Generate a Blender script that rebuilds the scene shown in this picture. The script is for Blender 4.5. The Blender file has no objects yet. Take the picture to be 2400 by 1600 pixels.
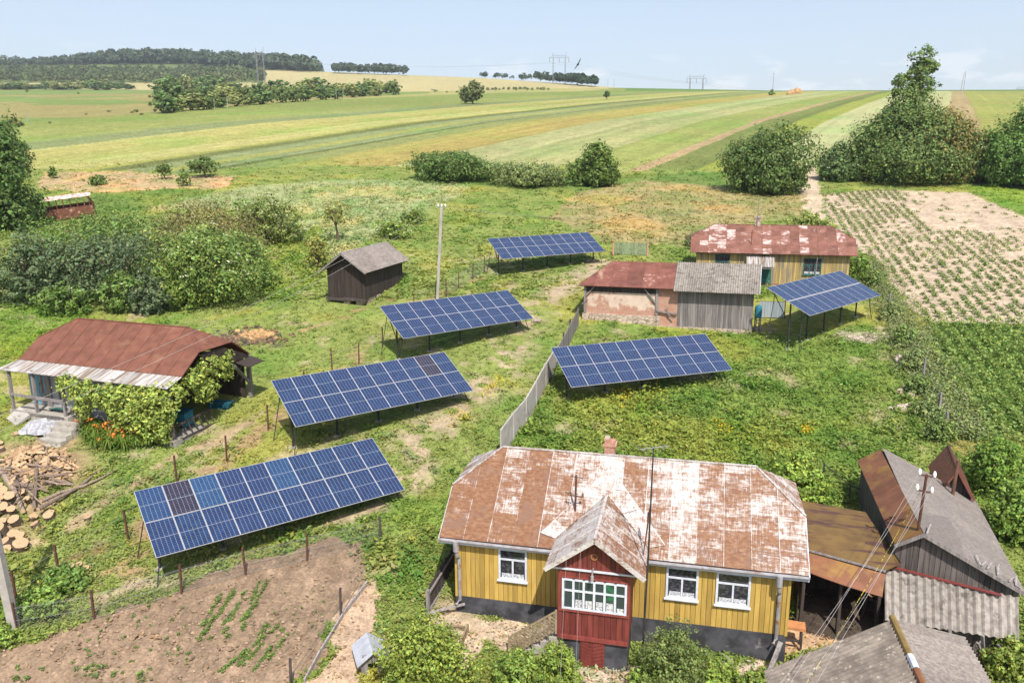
import bpy, math, random
import numpy as np
from mathutils import Vector, Matrix
random.seed(7); rng = np.random.default_rng(7)
SC = bpy.context.scene
COL = SC.collection

# ------------------------------------------------------------------ camera, sky, sun, exposure
F_PX, PITCH, ROLL = 1840.0, math.radians(12.75), math.radians(-0.25)
cam_d = bpy.data.cameras.new('camera'); cam = bpy.data.objects.new('camera', cam_d); COL.objects.link(cam)
cam_d.sensor_width = 36.0; cam_d.lens = 36.0*F_PX/2400.0
cam_d.clip_start = 0.3; cam_d.clip_end = 20000
_c, _s = math.cos(PITCH), math.sin(PITCH); _cr, _sr = math.cos(ROLL), math.sin(ROLL)
FW = np.array([0, _c, -_s]); _U = np.array([0, _s, _c]); _R = np.array([1., 0, 0])
RT = _cr*_R+_sr*_U; UP = -_sr*_R+_cr*_U
cam.matrix_world = Matrix(((RT[0], UP[0], -FW[0], 0), (RT[1], UP[1], -FW[1], 0), (RT[2], UP[2], -FW[2], 0), (0, 0, 0, 1)))
SC.camera = cam
SUN_EL = math.radians(53); SUN_AZ = math.atan2(0.21, -0.978)
sund = Vector((math.sin(SUN_AZ)*math.cos(SUN_EL), math.cos(SUN_AZ)*math.cos(SUN_EL), math.sin(SUN_EL)))
W = bpy.data.worlds.new('World'); SC.world = W; W.use_nodes = True
nt = W.node_tree; nt.nodes.clear()
sky = nt.nodes.new('ShaderNodeTexSky'); sky.sky_type = 'NISHITA'; sky.sun_disc = False
sky.sun_elevation = SUN_EL; sky.sun_rotation = SUN_AZ; sky.air_density = 1.0; sky.dust_density = 2.6; sky.ozone_density = 1.5; sky.altitude = 300
bg = nt.nodes.new('ShaderNodeBackground'); bg.inputs['Strength'].default_value = 0.135
wo = nt.nodes.new('ShaderNodeOutputWorld')
hz = nt.nodes.new('ShaderNodeMix'); hz.data_type = 'RGBA'; hz.inputs[0].default_value = .3; hz.inputs[7].default_value = (5.0, 5.25, 5.5, 1)
tcw = nt.nodes.new('ShaderNodeTexCoord'); spw = nt.nodes.new('ShaderNodeSeparateXYZ'); nt.links.new(tcw.outputs['Generated'], spw.inputs[0])
mrw = nt.nodes.new('ShaderNodeMapRange'); nt.links.new(spw.outputs[2], mrw.inputs[0]); mrw.inputs[1].default_value = 0; mrw.inputs[2].default_value = .55; mrw.inputs[3].default_value = .5; mrw.inputs[4].default_value = 0; nt.links.new(mrw.outputs[0], hz.inputs[0])
nt.links.new(sky.outputs[0], hz.inputs[6]); tn = nt.nodes.new('ShaderNodeMapping'); tn.inputs['Scale'].default_value = (11, 11, 34); nt.links.new(tcw.outputs['Generated'], tn.inputs[0])
nzw = nt.nodes.new('ShaderNodeTexNoise'); nzw.inputs['Scale'].default_value = 1.6; nzw.inputs['Detail'].default_value = 6; nt.links.new(tn.outputs[0], nzw.inputs['Vector'])
def wmath(op, a, b):
    n = nt.nodes.new('ShaderNodeMath'); n.operation = op
    for i, q in enumerate((a, b)):
        if hasattr(q, 'is_output'): nt.links.new(q, n.inputs[i])
        else: n.inputs[i].default_value = q
    return n.outputs[0]
def wramp(f, a, b, lo=0, hi=1):
    n = nt.nodes.new('ShaderNodeMapRange'); n.interpolation_type = 'SMOOTHSTEP'; nt.links.new(f, n.inputs[0])
    for i, q in enumerate((a, b, lo, hi)): n.inputs[i+1].default_value = q
    return n.outputs[0]
cl = wmath('MULTIPLY', wramp(nzw.outputs['Fac'], .52, .66), wramp(spw.outputs[2], .10, .135, .3, 0))      # low fair weather clouds along the horizon
cmx = nt.nodes.new('ShaderNodeMix'); cmx.data_type = 'RGBA'; cmx.inputs[7].default_value = (7.2, 7.0, 6.9, 1); nt.links.new(cl, cmx.inputs[0]); nt.links.new(hz.outputs[2], cmx.inputs[6])
nt.links.new(cmx.outputs[2], bg.inputs[0]); nt.links.new(bg.outputs[0], wo.inputs[0])
sl = bpy.data.lights.new('sun', 'SUN'); sl.energy = 4.6; sl.angle = math.radians(0.5); sl.color = (1.0, 0.955, 0.87)
so = bpy.data.objects.new('sun', sl); COL.objects.link(so); so.location = (0, 0, 60)
so.rotation_euler = (-sund).to_track_quat('-Z', 'Y').to_euler()
SC.view_settings.view_transform = 'Standard'; SC.view_settings.look = 'None'
SC.view_settings.exposure = 0.52; SC.view_settings.gamma = 1.0
SC.cycles.max_bounces = 6; SC.cycles.diffuse_bounces = 3; SC.cycles.transparent_max_bounces = 6

HAZE = 0.00015
# ------------------------------------------------------------------ photo measurements -> places on the terrain
def ray(px, py):
    X, Y = px*2400/2352, py*2400/2352
    return FW+(X-1200)/F_PX*RT-(Y-800)/F_PX*UP
def proj(P):
    P = np.asarray(P, float); z = P@FW; z = np.where(z > .5, z, np.nan)
    return (1200+F_PX*(P@RT)/z)*.98, (800-F_PX*(P@UP)/z)*.98
def _sky_s(px, py): d = ray(px, py); return d[2]/d[1], d[0]/d[1]
_q = [_sky_s(*p) for p in ((-900, 150), (0, 153), (400, 150), (740, 165), (940, 173), (1100, 179), (1350, 196), (1420, 202), (1800, 208.5), (2352, 210.5), (3200, 212))]
_SU = np.array([q[1] for q in _q]); _SS = np.array([q[0] for q in _q]); S0 = _q[8][0]
_YB = np.array([-80, -20, 0, 27, 67, 130, 200, 300, 400, 500, 600.])
_ZB = np.array([-26, -21.4, -18.9, -15, -9.2, 0, 9.9, S0*300*.825, S0*400*.925, S0*500*.98, S0*600])
def H(x, y):
    x = np.asarray(x, float); y = np.asarray(y, float)
    z = np.interp(y, _YB, _ZB)
    u = np.clip(x/np.maximum(y, 1), -1.6, 1.6)
    ss = np.interp(u, _SU, _SS); ys = 610+np.maximum(ss-S0-.0005, 0)*25000
    t = np.clip((y-600)/(ys-600), 0, 1); t = t*t*(3-2*t)
    far = y*(S0+(ss-S0)*t)
    far = np.where(y > ys, ys*ss-(y-ys)**1.0*.02, far)
    z = np.where(y > 600, far, z)
    z = z+4*np.exp(-((x+600)/200)**2-((y-1440)/170)**2)
    z = z+.06*np.sin(x*.9+1.3*np.sin(y*.5))*np.sin(y*.7+.5)*np.clip((120-y)/60, 0, 1)
    return z
def YS(u): return 610+max(float(np.interp(u, _SU, _SS))-S0-.0005, 0)*25000
def at(px, py, dz=0.0):
    d = ray(px, py); t = 12.0
    for _ in range(4000):
        p = d*t
        if p[2] < H(p[0], p[1])+dz: break
        t *= 1.01
    lo, hi = t/1.01, t
    for _ in range(25):
        m = (lo+hi)/2; p = d*m
        if p[2] < H(p[0], p[1])+dz: hi = m
        else: lo = m
    return Vector(d*hi)
def at_y(px, py, y): d = ray(px, py); return Vector(d*(y/d[1]))
def at_z(px, py, z): d = ray(px, py); return Vector(d*(z/d[2]))
def mpp(P): return float(np.dot(P, FW))*1.0204/F_PX       # metres per pixel at a place
def lerp(a, b, t): return a+(b-a)*t
_tab = rng.random((256, 256))
def vnoise(x, y):
    xi = np.floor(x).astype(int); yi = np.floor(y).astype(int); fx = x-xi; fy = y-yi
    fx = fx*fx*(3-2*fx); fy = fy*fy*(3-2*fy)
    g = lambda a, b: _tab[a & 255, b & 255]
    return (g(xi, yi)*(1-fx)+g(xi+1, yi)*fx)*(1-fy)+(g(xi, yi+1)*(1-fx)+g(xi+1, yi+1)*fx)*fy
def fbm(x, y, o=4):
    s = 0; a = .5; n = 0
    for i in range(o): s = s+a*vnoise(x*2**i+17.3*i, y*2**i+5.1*i); n += a; a *= .5
    return s/n

# ------------------------------------------------------------------ materials
M = {}
def _mat(name):
    m = bpy.data.materials.new(name); m.use_nodes = True; n = m.node_tree
    return m, n, n.nodes['Principled BSDF']
def N(nt, t, **k):
    n = nt.nodes.new(t)
    for a, v in k.items(): setattr(n, a, v)
    return n
def mixc(nt, fac, a, b, mode='MIX'):
    n = N(nt, 'ShaderNodeMix', data_type='RGBA', blend_type=mode)
    for s, v in ((0, fac), (6, a), (7, b)):
        if hasattr(v, 'is_output'): nt.links.new(v, n.inputs[s])
        else: n.inputs[s].default_value = v if s == 0 else (*v, 1)[:4]
    return n.outputs[2]
def ramp(nt, fac, lo, hi):
    n = N(nt, 'ShaderNodeMapRange'); n.interpolation_type = 'SMOOTHSTEP'
    nt.links.new(fac, n.inputs[0]); n.inputs[1].default_value = lo; n.inputs[2].default_value = hi
    return n.outputs[0]
def noise(nt, scale, stretch=(1, 1, 1), detail=4, rough=.6, off=0):
    tc = N(nt, 'ShaderNodeTexCoord'); mp = N(nt, 'ShaderNodeMapping'); mp.inputs['Scale'].default_value = stretch; mp.inputs['Location'].default_value = (off, off*1.7, off*.3)
    nz = N(nt, 'ShaderNodeTexNoise'); nz.inputs['Scale'].default_value = scale; nz.inputs['Detail'].default_value = detail; nz.inputs['Roughness'].default_value = rough
    nt.links.new(tc.outputs['Object'], mp.inputs[0]); nt.links.new(mp.outputs[0], nz.inputs['Vector'])
    return nz.outputs['Fac']
def vattr(nt, name='v'):
    a = N(nt, 'ShaderNodeAttribute'); a.attribute_name = name; return a
def bump(nt, b, fac, st=.3, dist=.02):
    n = N(nt, 'ShaderNodeBump'); n.inputs['Strength'].default_value = st; n.inputs['Distance'].default_value = dist
    nt.links.new(fac, n.inputs['Height']); nt.links.new(n.outputs[0], b.inputs['Normal'])
def surf(key, name, c1, c2, scale=4, stretch=(1, 1, 1), rough=.8, lo=.35, hi=.65, metal=0, c3=None, s3=1.2, lo3=.55, hi3=.65, st3=(1, 1, 1), bmp=.25, spec=.3, patch=None):
    m, n, b = _mat(name)
    f = noise(n, scale, stretch); c = mixc(n, ramp(n, f, lo, hi), c1, c2)
    if c3: c = mixc(n, ramp(n, noise(n, s3, st3, 5, .65, 3.3), lo3, hi3), c, c3)
    va = vattr(n).outputs['Color']
    if patch:
        sp = N(n, 'ShaderNodeSeparateColor'); n.links.new(va, sp.inputs[0]); ad = N(n, 'ShaderNodeMath', operation='MULTIPLY_ADD'); n.links.new(noise(n, 2.2, (1, 1, 2.5), 5, .7, 2.1), ad.inputs[0]); ad.inputs[1].default_value = .9; n.links.new(sp.outputs[0], ad.inputs[2])
        c = mixc(n, ramp(n, ad.outputs[0], 1.62, 1.78), c, patch); mn = N(n, 'ShaderNodeMath', operation='MINIMUM'); n.links.new(sp.outputs[0], mn.inputs[0]); mn.inputs[1].default_value = 1.1; cbn = N(n, 'ShaderNodeCombineColor'); [n.links.new(mn.outputs[0], cbn.inputs[i]) for i in range(3)]; va = cbn.outputs[0]
    c = mixc(n, 1.0, c, va, 'MULTIPLY')
    n.links.new(c, b.inputs['Base Color']); b.inputs['Roughness'].default_value = rough; b.inputs['Metallic'].default_value = metal
    b.inputs['Specular IOR Level'].default_value = spec
    if bmp: bump(n, b, f, bmp)
    M[key] = m; return m
surf('yellow', 'yellow painted boards', (.47, .31, .078), (.39, .25, .06), 3, (3, 3, .4), .6, c3=(.33, .24, .1), s3=1.1, lo3=.62, hi3=.8, st3=(2, 2, .6))
surf('oldyellow', 'weathered yellow boards', (.45, .33, .12), (.30, .22, .10), 2.2, (4, 4, .3), .8, c3=(.2, .17, .13), s3=1.0, lo3=.48, hi3=.66, st3=(3, 3, .35))
surf('redpaint', 'dark red painted boards', (.185, .04, .032), (.13, .029, .025), 3, (3, 3, .5), .55, c3=(.3, .12, .09), s3=2.5, lo3=.66, hi3=.8)
surf('plinth', 'black tarred plinth', (.075, .075, .085), (.03, .03, .034), 1.6, rough=.9, c3=(.3, .29, .28), s3=1.3, lo3=.62, hi3=.78, bmp=.6)
surf('white', 'white gloss paint', (.56, .58, .63), (.46, .48, .54), 5, rough=.5)
surf('whitewash', 'grey lime plaster', (.42, .42, .45), (.28, .28, .3), 2, rough=.9, c3=(.22, .17, .13), s3=.9, lo3=.56, hi3=.7)
surf('greywood', 'grey weathered wood', (.25, .225, .215), (.15, .13, .125), 3, (5, 5, .25), .85, c3=(.1, .085, .08), s3=1.2, lo3=.56, hi3=.75, st3=(4, 4, .3))
surf('darkwood', 'dark weathered wood', (.075, .06, .055), (.04, .031, .028), 3, (5, 5, .25), .85, c3=(.13, .11, .1), s3=1.5, lo3=.58, hi3=.78, st3=(4, 4, .3))
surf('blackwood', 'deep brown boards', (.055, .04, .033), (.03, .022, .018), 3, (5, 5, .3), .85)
surf('bluewood', 'flaking blue painted wood', (.16, .33, .42), (.22, .1, .06), 2.2, (3, 3, .7), .8, lo=.46, hi=.54)
surf('blue', 'turquoise paint', (.03, .19, .26), (.025, .14, .2), 4)
surf('green', 'dark green paint', (.035, .12, .10), (.02, .085, .07), 4, c3=(.2, .28, .25), s3=3, lo3=.6, hi3=.7)
surf('palegreen', 'faded green palings', (.23, .28, .17), (.17, .2, .13), 4, (4, 4, .5))
surf('pink', 'pink painted post', (.55, .22, .17), (.45, .18, .14), 4)
surf('rust', 'rusty red sheet iron', (.175, .071, .046), (.13, .052, .034), 2.2, rough=.65, c3=(.2, .095, .058), s3=.8, lo3=.56, hi3=.72, spec=.25)
surf('rustfade', 'rusty red sheet iron with worn patches', (.18, .07, .052), (.135, .05, .037), 2.2, rough=.65, c3=(.28, .17, .12), s3=1.1, lo3=.58, hi3=.72, st3=(1, .5, 1), spec=.25, patch=(.40, .30, .25))
surf('redpatch', 'red sheet iron with pale panels', (.205, .092, .068), (.155, .066, .046), 2.2, rough=.65, c3=(.3, .2, .165), s3=1.3, lo3=.58, hi3=.72, spec=.25, patch=(.42, .33, .30))
surf('brownmetal', 'brown rusty sheet', (.2, .085, .045), (.14, .058, .034), 1.5, rough=.65, c3=(.24, .13, .04), s3=.9, lo3=.45, hi3=.65, st3=(1, 1, 1), spec=.25)
surf('olivemetal', 'olive stained sheet', (.17, .105, .035), (.13, .075, .03), 1.6, rough=.6, c3=(.09, .045, .035), s3=.9, lo3=.52, hi3=.6, st3=(.5, 2.5, 1), spec=.25)
surf('galv', 'streaked grey roofing sheet', (.40, .38, .365), (.2, .15, .115), 1.6, (5, .35, .35), .6, lo=.42, hi=.6, spec=.3)
surf('galvgate', 'grey sheet metal', (.3, .34, .37), (.24, .28, .3), 2, (4, 4, .4), .5)
surf('asb', 'grey mossy fibre cement', (.27, .24, .212), (.18, .157, .137), 5, rough=.95, c3=(.11, .095, .08), s3=2.5, lo3=.52, hi3=.68, st3=(1, 1, 1), bmp=.5)
surf('asbdark', 'dark mossy fibre cement', (.22, .185, .155), (.13, .108, .09), 3, rough=.95, c3=(.36, .31, .25), s3=7, lo3=.58, hi3=.66, bmp=.5)
surf('shingle', 'grey weathered shingles', (.245, .21, .188), (.155, .133, .12), 6, (1.2, 4, 1), .95, c3=(.12, .1, .09), s3=2.0, lo3=.58, hi3=.75, st3=(1, 3, 1), bmp=.5)
surf('concrete', 'concrete', (.38, .35, .31), (.28, .255, .22), 3, rough=.95, c3=(.2, .17, .14), s3=1.2, lo3=.58, hi3=.72, bmp=.4)
surf('palecon', 'pale concrete slab', (.36, .33, .3), (.28, .255, .235), 2, rough=.95, c3=(.24, .17, .14), s3=.8, lo3=.62, hi3=.72)
surf('stone', 'rough field stone', (.44, .36, .29), (.28, .22, .18), 3, rough=.95, bmp=.8)
surf('steel', 'dark steel', (.035, .034, .036), (.022, .02, .022), 5, rough=.55, metal=.0, spec=.4)
surf('rustpost', 'rusty steel post', (.11, .045, .03), (.07, .03, .022), 6, rough=.8)
surf('alu', 'aluminium frame', (.42, .42, .44), (.36, .36, .38), 5, rough=.4, metal=.0, spec=.5, bmp=0)
surf('gutter', 'grey zinc gutter', (.3, .29, .31), (.22, .2, .2), 4, rough=.5, c3=(.2, .09, .05), s3=3, lo3=.58, hi3=.7)
surf('bark', 'bark', (.15, .105, .075), (.08, .055, .04), 8, (2, 2, .6), .95, bmp=.7)
surf('barkgrey', 'bare grey branch', (.24, .18, .14), (.14, .1, .075), 8, (2, 2, .6), .95, bmp=.6)
surf('cutwood', 'fresh cut wood', (.43, .29, .17), (.34, .21, .115), 6, rough=.85, c3=(.48, .35, .22), s3=4, lo3=.5, hi3=.65)
surf('tarp', 'grey patterned cloth', (.42, .42, .45), (.26, .26, .29), 6, rough=.9)
surf('busmetal', 'rusted bus body', (.2, .075, .045), (.12, .05, .035), 2.5, rough=.8, c3=(.42, .27, .2), s3=2.2, lo3=.58, hi3=.66)
surf('busroof', 'flaking pink white bus roof', (.62, .47, .42), (.34, .13, .1), 2.2, rough=.8, lo=.48, hi=.6)
surf('insul', 'white porcelain', (.8, .8, .78), (.74, .74, .72), 4, rough=.25, bmp=0)
surf('wire', 'bright wire', (.55, .52, .48), (.5, .47, .44), 3, rough=.6, bmp=0)
surf('greywire', 'grey cable', (.25, .24, .24), (.2, .2, .2), 3, rough=.6, bmp=0)
surf('straw', 'old straw', (.42, .26, .12), (.3, .18, .08), 6, rough=.95, bmp=.8)
surf('ash', 'burnt ground', (.06, .052, .05), (.2, .12, .06), 2.5, rough=.95, bmp=.8)
surf('plank', 'new orange plank', (.5, .22, .09), (.42, .17, .07), 3, (2, 8, 2))
surf('pylon', 'galvanised pylon steel', (.2, .2, .22), (.16, .16, .18), 3, rough=.6)
surf('feather', 'dark feathers', (.03, .03, .035), (.02, .02, .022), 6)
surf('plastic', 'teal plastic', (.05, .2, .26), (.04, .17, .22), 4, rough=.4)
surf('cloud', 'cloud vapour', (.8, .78, .77), (.75, .73, .73), 1, rough=1, bmp=0)
def m_leaf():
    m, n, b = _mat('leaf'); a = vattr(n)
    n.links.new(a.outputs['Color'], b.inputs['Base Color']); b.inputs['Roughness'].default_value = .55; b.inputs['Specular IOR Level'].default_value = .25
    tr = N(n, 'ShaderNodeBsdfTranslucent'); mc = mixc(n, 1.0, a.outputs['Color'], (1.05, 1.12, .7), 'MULTIPLY'); n.links.new(mc, tr.inputs[0])
    mx = N(n, 'ShaderNodeMixShader'); mx.inputs[0].default_value = .33
    n.links.new(b.outputs[0], mx.inputs[1]); n.links.new(tr.outputs[0], mx.inputs[2]); n.links.new(mx.outputs[0], n.nodes['Material Output'].inputs[0])
    M['leaf'] = m
m_leaf()
def m_houseroof():
    m, n, b = _mat('white paint flaking off rusty roof sheets'); v = vattr(n)
    sep = N(n, 'ShaderNodeSeparateColor'); n.links.new(v.outputs['Color'], sep.inputs[0])
    def add(a, bb, op='ADD'):
        x = N(n, 'ShaderNodeMath', operation=op)
        for i, q in enumerate((a, bb)):
            if hasattr(q, 'is_output'): n.links.new(q, x.inputs[i])
            else: x.inputs[i].default_value = q
        return x.outputs[0]
    big = noise(n, 1.7, (1, 1.6, 1), 6, .72); st = noise(n, 5, (.5, 3.5, 3.5), 4, .7, 2); st2 = noise(n, 5, (4, .5, .5), 3, .7, 6)
    s = add(add(big, .48, 'MULTIPLY'), add(add(st, .38, 'MULTIPLY'), add(st2, .30, 'MULTIPLY')))
    s = add(s, add(sep.outputs[0], .36, 'MULTIPLY'))
    f = ramp(n, s, .62, .80)
    wht = mixc(n, ramp(n, noise(n, 9, (1, 1, 1), 3), .4, .7), (.49, .46, .44), (.37, .325, .30))
    rst = mixc(n, ramp(n, noise(n, 6, (1, 2, 1), 4), .35, .7), (.155, .066, .033), (.235, .125, .066))
    rst = mixc(n, ramp(n, noise(n, .8, (1, 1, 1), 4, .6, 9), .55, .7), rst, (.17, .095, .065))
    c = mixc(n, f, wht, rst); n.links.new(c, b.inputs['Base Color']); b.inputs['Roughness'].default_value = .6; b.inputs['Specular IOR Level'].default_value = .3
    bump(n, b, s, .25, .01); M['houseroof'] = m
m_houseroof()
def m_solar(key, name, base, alt, gap):
    m, n, b = _mat(name); uv = N(n, 'ShaderNodeUVMap'); sp = N(n, 'ShaderNodeSeparateXYZ'); n.links.new(uv.outputs[0], sp.inputs[0])
    def mth(op, a, bb=0.0):
        x = N(n, 'ShaderNodeMath', operation=op)
        for i, q in enumerate((a, bb)):
            if hasattr(q, 'is_output'): n.links.new(q, x.inputs[i])
            else: x.inputs[i].default_value = q
        return x.outputs[0]
    def lines(co, k, w):
        f = mth('FRACT', mth('MULTIPLY', co, k)); d = mth('ABSOLUTE', mth('SUBTRACT', f, .5)); return mth('GREATER_THAN', d, .5-w)
    g1 = lines(sp.outputs[0], 6, .035); g2 = lines(sp.outputs[1], 20 if gap else 12, .055 if gap else .045)
    g = mth('MAXIMUM', g1, mth('MULTIPLY', g2, .55))
    if gap: g = mth('MAXIMUM', g, mth('LESS_THAN', mth('ABSOLUTE', mth('SUBTRACT', sp.outputs[1], .5)), .0075))
    # one crystal tint per cell
    cx = mth('FLOOR', mth('MULTIPLY', sp.outputs[0], 6)); cy = mth('FLOOR', mth('MULTIPLY', sp.outputs[1], 10))
    cb = N(n, 'ShaderNodeCombineXYZ'); n.links.new(cx, cb.inputs[0]); n.links.new(cy, cb.inputs[1])
    oi = N(n, 'ShaderNodeObjectInfo'); n.links.new(oi.outputs['Random'], cb.inputs[2])
    wn = N(n, 'ShaderNodeTexWhiteNoise'); n.links.new(cb.outputs[0], wn.inputs['Vector'])
    c = mixc(n, wn.outputs['Value'], base, alt); c = mixc(n, oi.outputs['Random'], c, mixc(n, .45, c, (.014, .024, .085)))
    c = mixc(n, g, c, (.20, .22, .27)); n.links.new(c, b.inputs['Base Color'])
    b.inputs['Roughness'].default_value = .2; b.inputs['Specular IOR Level'].default_value = .2
    M[key] = m
m_solar('pv', 'blue solar cells', (.008, .022, .066), (.014, .038, .10), True)
m_solar('pv_blue', 'lighter blue solar cells', (.012, .045, .11), (.018, .062, .14), True)
m_solar('pv_brown', 'brown black solar cells', (.02, .017, .03), (.03, .024, .04), True)
m_solar('pv_full', 'blue solar cells of full size', (.010, .025, .072), (.016, .042, .105), False)
def m_glass():
    m, n, b = _mat('window glass with net curtain'); c = mixc(n, ramp(n, noise(n, 9, (1, 1, 1.3), 3, .6), .42, .75), (.022, .022, .027), (.10, .10, .115))
    n.links.new(c, b.inputs['Base Color']); b.inputs['Roughness'].default_value = .07; M['glass'] = m
    m, n, b = _mat('window glass'); b.inputs['Base Color'].default_value = (.03, .045, .05, 1); b.inputs['Roughness'].default_value = .07; M['dglass'] = m
    m, n, b = _mat('lace curtain'); c = mixc(n, ramp(n, noise(n, 22, (1, 1, 1), 2, .5), .45, .6), (.55, .55, .57), (.2, .2, .22)); n.links.new(c, b.inputs['Base Color']); M['lace'] = m
m_glass()
surf('darkwood2','brown grey weathered boards',(.15,.125,.115),(.085,.07,.065),3,(5,5,.3),.85,c3=(.21,.18,.16),s3=1.4,lo3=.56,hi3=.75,st3=(4,4,.3))
surf('olivecap','mossy ochre ridge cap',(.22,.15,.05),(.16,.105,.035),3)
surf('brownboard','brown stained boards',(.15,.075,.05),(.10,.05,.036),3,(3,3,.6),.8)
surf('kennelroof','light grey sheet',(.42,.43,.47),(.33,.34,.38),3,rough=.5)
surf('cable','yellow and black cable',(.5,.4,.05),(.04,.04,.03),6,lo=.48,hi=.52,bmp=0)
surf('soil','dry soil clods',(.28,.195,.135),(.2,.135,.09),3,rough=.98)
surf('linewire','dull line wire',(.36,.34,.31),(.32,.3,.28),3,rough=.6,bmp=0)
surf('greenpane','green glass',(.02,.16,.06),(.04,.05,.05),7,rough=.1,bmp=0)
surf('greywood_tan','tan weathered slats',(.30,.225,.14),(.2,.15,.095),4,(3,3,3))
surf('asbdark2','brown grey corrugated sheet',(.27,.235,.215),(.19,.16,.145),4,(1,1,1),.9,c3=(.12,.1,.09),s3=1.6,lo3=.6,hi3=.72)
def m_brick(key, name, plaster):
    m, n, b = _mat(name); tc = N(n, 'ShaderNodeTexCoord'); mp = N(n, 'ShaderNodeMapping'); mp.inputs['Rotation'].default_value = (math.radians(90), 0, 0)
    br = N(n, 'ShaderNodeTexBrick'); br.inputs['Scale'].default_value = 1.0; br.inputs['Brick Width'].default_value = .24; br.inputs['Row Height'].default_value = .075; br.inputs['Mortar Size'].default_value = .012
    br.inputs['Color1'].default_value = (.42, .15, .08, 1); br.inputs['Color2'].default_value = (.33, .12, .075, 1); br.inputs['Mortar'].default_value = (.38, .3, .24, 1)
    n.links.new(tc.outputs['Object'], mp.inputs[0]); n.links.new(mp.outputs[0], br.inputs[0]); c = br.outputs[0]
    c = mixc(n, ramp(n, noise(n, 3, (1, 1, 1), 5), .45, .7), c, (.4, .27, .2))
    if plaster:
        pl = mixc(n, ramp(n, noise(n, 1.6, (1, 1, 1), 5), .35, .7), (.56, .44, .35), (.47, .35, .27))
        sp = N(n, 'ShaderNodeSeparateXYZ'); n.links.new(tc.outputs['Object'], sp.inputs[0])
        zz = N(n, 'ShaderNodeMapRange'); n.links.new(sp.outputs[2], zz.inputs[0]); zz.inputs[1].default_value = .9; zz.inputs[2].default_value = 1.7; zz.inputs[3].default_value = -.13; zz.inputs[4].default_value = .045
        ad = N(n, 'ShaderNodeMath', operation='ADD'); n.links.new(noise(n, 1.1, (1, 1, 1), 7, .75, 4), ad.inputs[0]); n.links.new(zz.outputs[0], ad.inputs[1])
        c = mixc(n, ramp(n, ad.outputs[0], .475, .52), c, pl)
    n.links.new(c, b.inputs['Base Color']); b.inputs['Roughness'].default_value = .95; bump(n, b, br.outputs[1], .3, .01); M[key] = m
m_brick('brick', 'weathered red brick', False); m_brick('plaster', 'fallen plaster over brick', True)
def m_stonewall():
    m, n, b = _mat('dry stone courses'); tc = N(n, 'ShaderNodeTexCoord'); mp = N(n, 'ShaderNodeMapping'); mp.inputs['Scale'].default_value = (2.6, 2.6, 6.5)
    vo = N(n, 'ShaderNodeTexVoronoi'); vo.feature = 'DISTANCE_TO_EDGE'; vo.inputs['Scale'].default_value = 1.0; v2 = N(n, 'ShaderNodeTexVoronoi'); v2.inputs['Scale'].default_value = 1.0
    n.links.new(tc.outputs['Object'], mp.inputs[0]); n.links.new(mp.outputs[0], vo.inputs['Vector']); n.links.new(mp.outputs[0], v2.inputs['Vector'])
    sp = N(n, 'ShaderNodeSeparateColor'); n.links.new(v2.outputs['Color'], sp.inputs[0])
    c = mixc(n, sp.outputs[0], (.34, .26, .2), (.52, .42, .33)); c = mixc(n, ramp(n, vo.outputs[0], .02, .1), (.2, .15, .11), c)
    n.links.new(c, b.inputs['Base Color']); b.inputs['Roughness'].default_value = .95; bump(n, b, vo.outputs[0], .6, .05); M['stonewall'] = m
m_stonewall()
def m_mesh():
    m, n, b = _mat('fence wire'); b.inputs['Base Color'].default_value = (.2, .19, .18, 1); b.inputs['Roughness'].default_value = .6; M['mesh'] = m
m_mesh()
def m_ground():
    m, n, b = _mat('meadow fields and soil'); a = vattr(n, 'col')
    n1 = noise(n, 2.2, (1, 1, 1), 5, .65); n2 = noise(n, 11, (1, 1, 1), 3, .6, 5); n3 = noise(n, .35, (1, 1, 1), 4, .6, 8)
    def mr(f, lo, hi, a0=.3, a1=.7):
        x = N(n, 'ShaderNodeMapRange'); n.links.new(f, x.inputs[0]); x.inputs[1].default_value = a0; x.inputs[2].default_value = a1; x.inputs[3].default_value = lo; x.inputs[4].default_value = hi; return x.outputs[0]
    def mul(p, q):
        x = N(n, 'ShaderNodeMath', operation='MULTIPLY'); n.links.new(p, x.inputs[0]); n.links.new(q, x.inputs[1]); return x.outputs[0]
    f = mul(mul(mr(n1, .72, 1.28), mr(n2, .7, 1.3)), mr(n3, .86, 1.14))
    cb = N(n, 'ShaderNodeCombineColor')
    for i in range(3): n.links.new(f, cb.inputs[i])
    c = mixc(n, 1.0, a.outputs['Color'], cb.outputs[0], 'MULTIPLY')
    n.links.new(c, b.inputs['Base Color']); b.inputs['Roughness'].default_value = .95; b.inputs['Specular IOR Level'].default_value = .1
    bump(n, b, n2, .5, .06); M['ground'] = m
m_ground()

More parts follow.
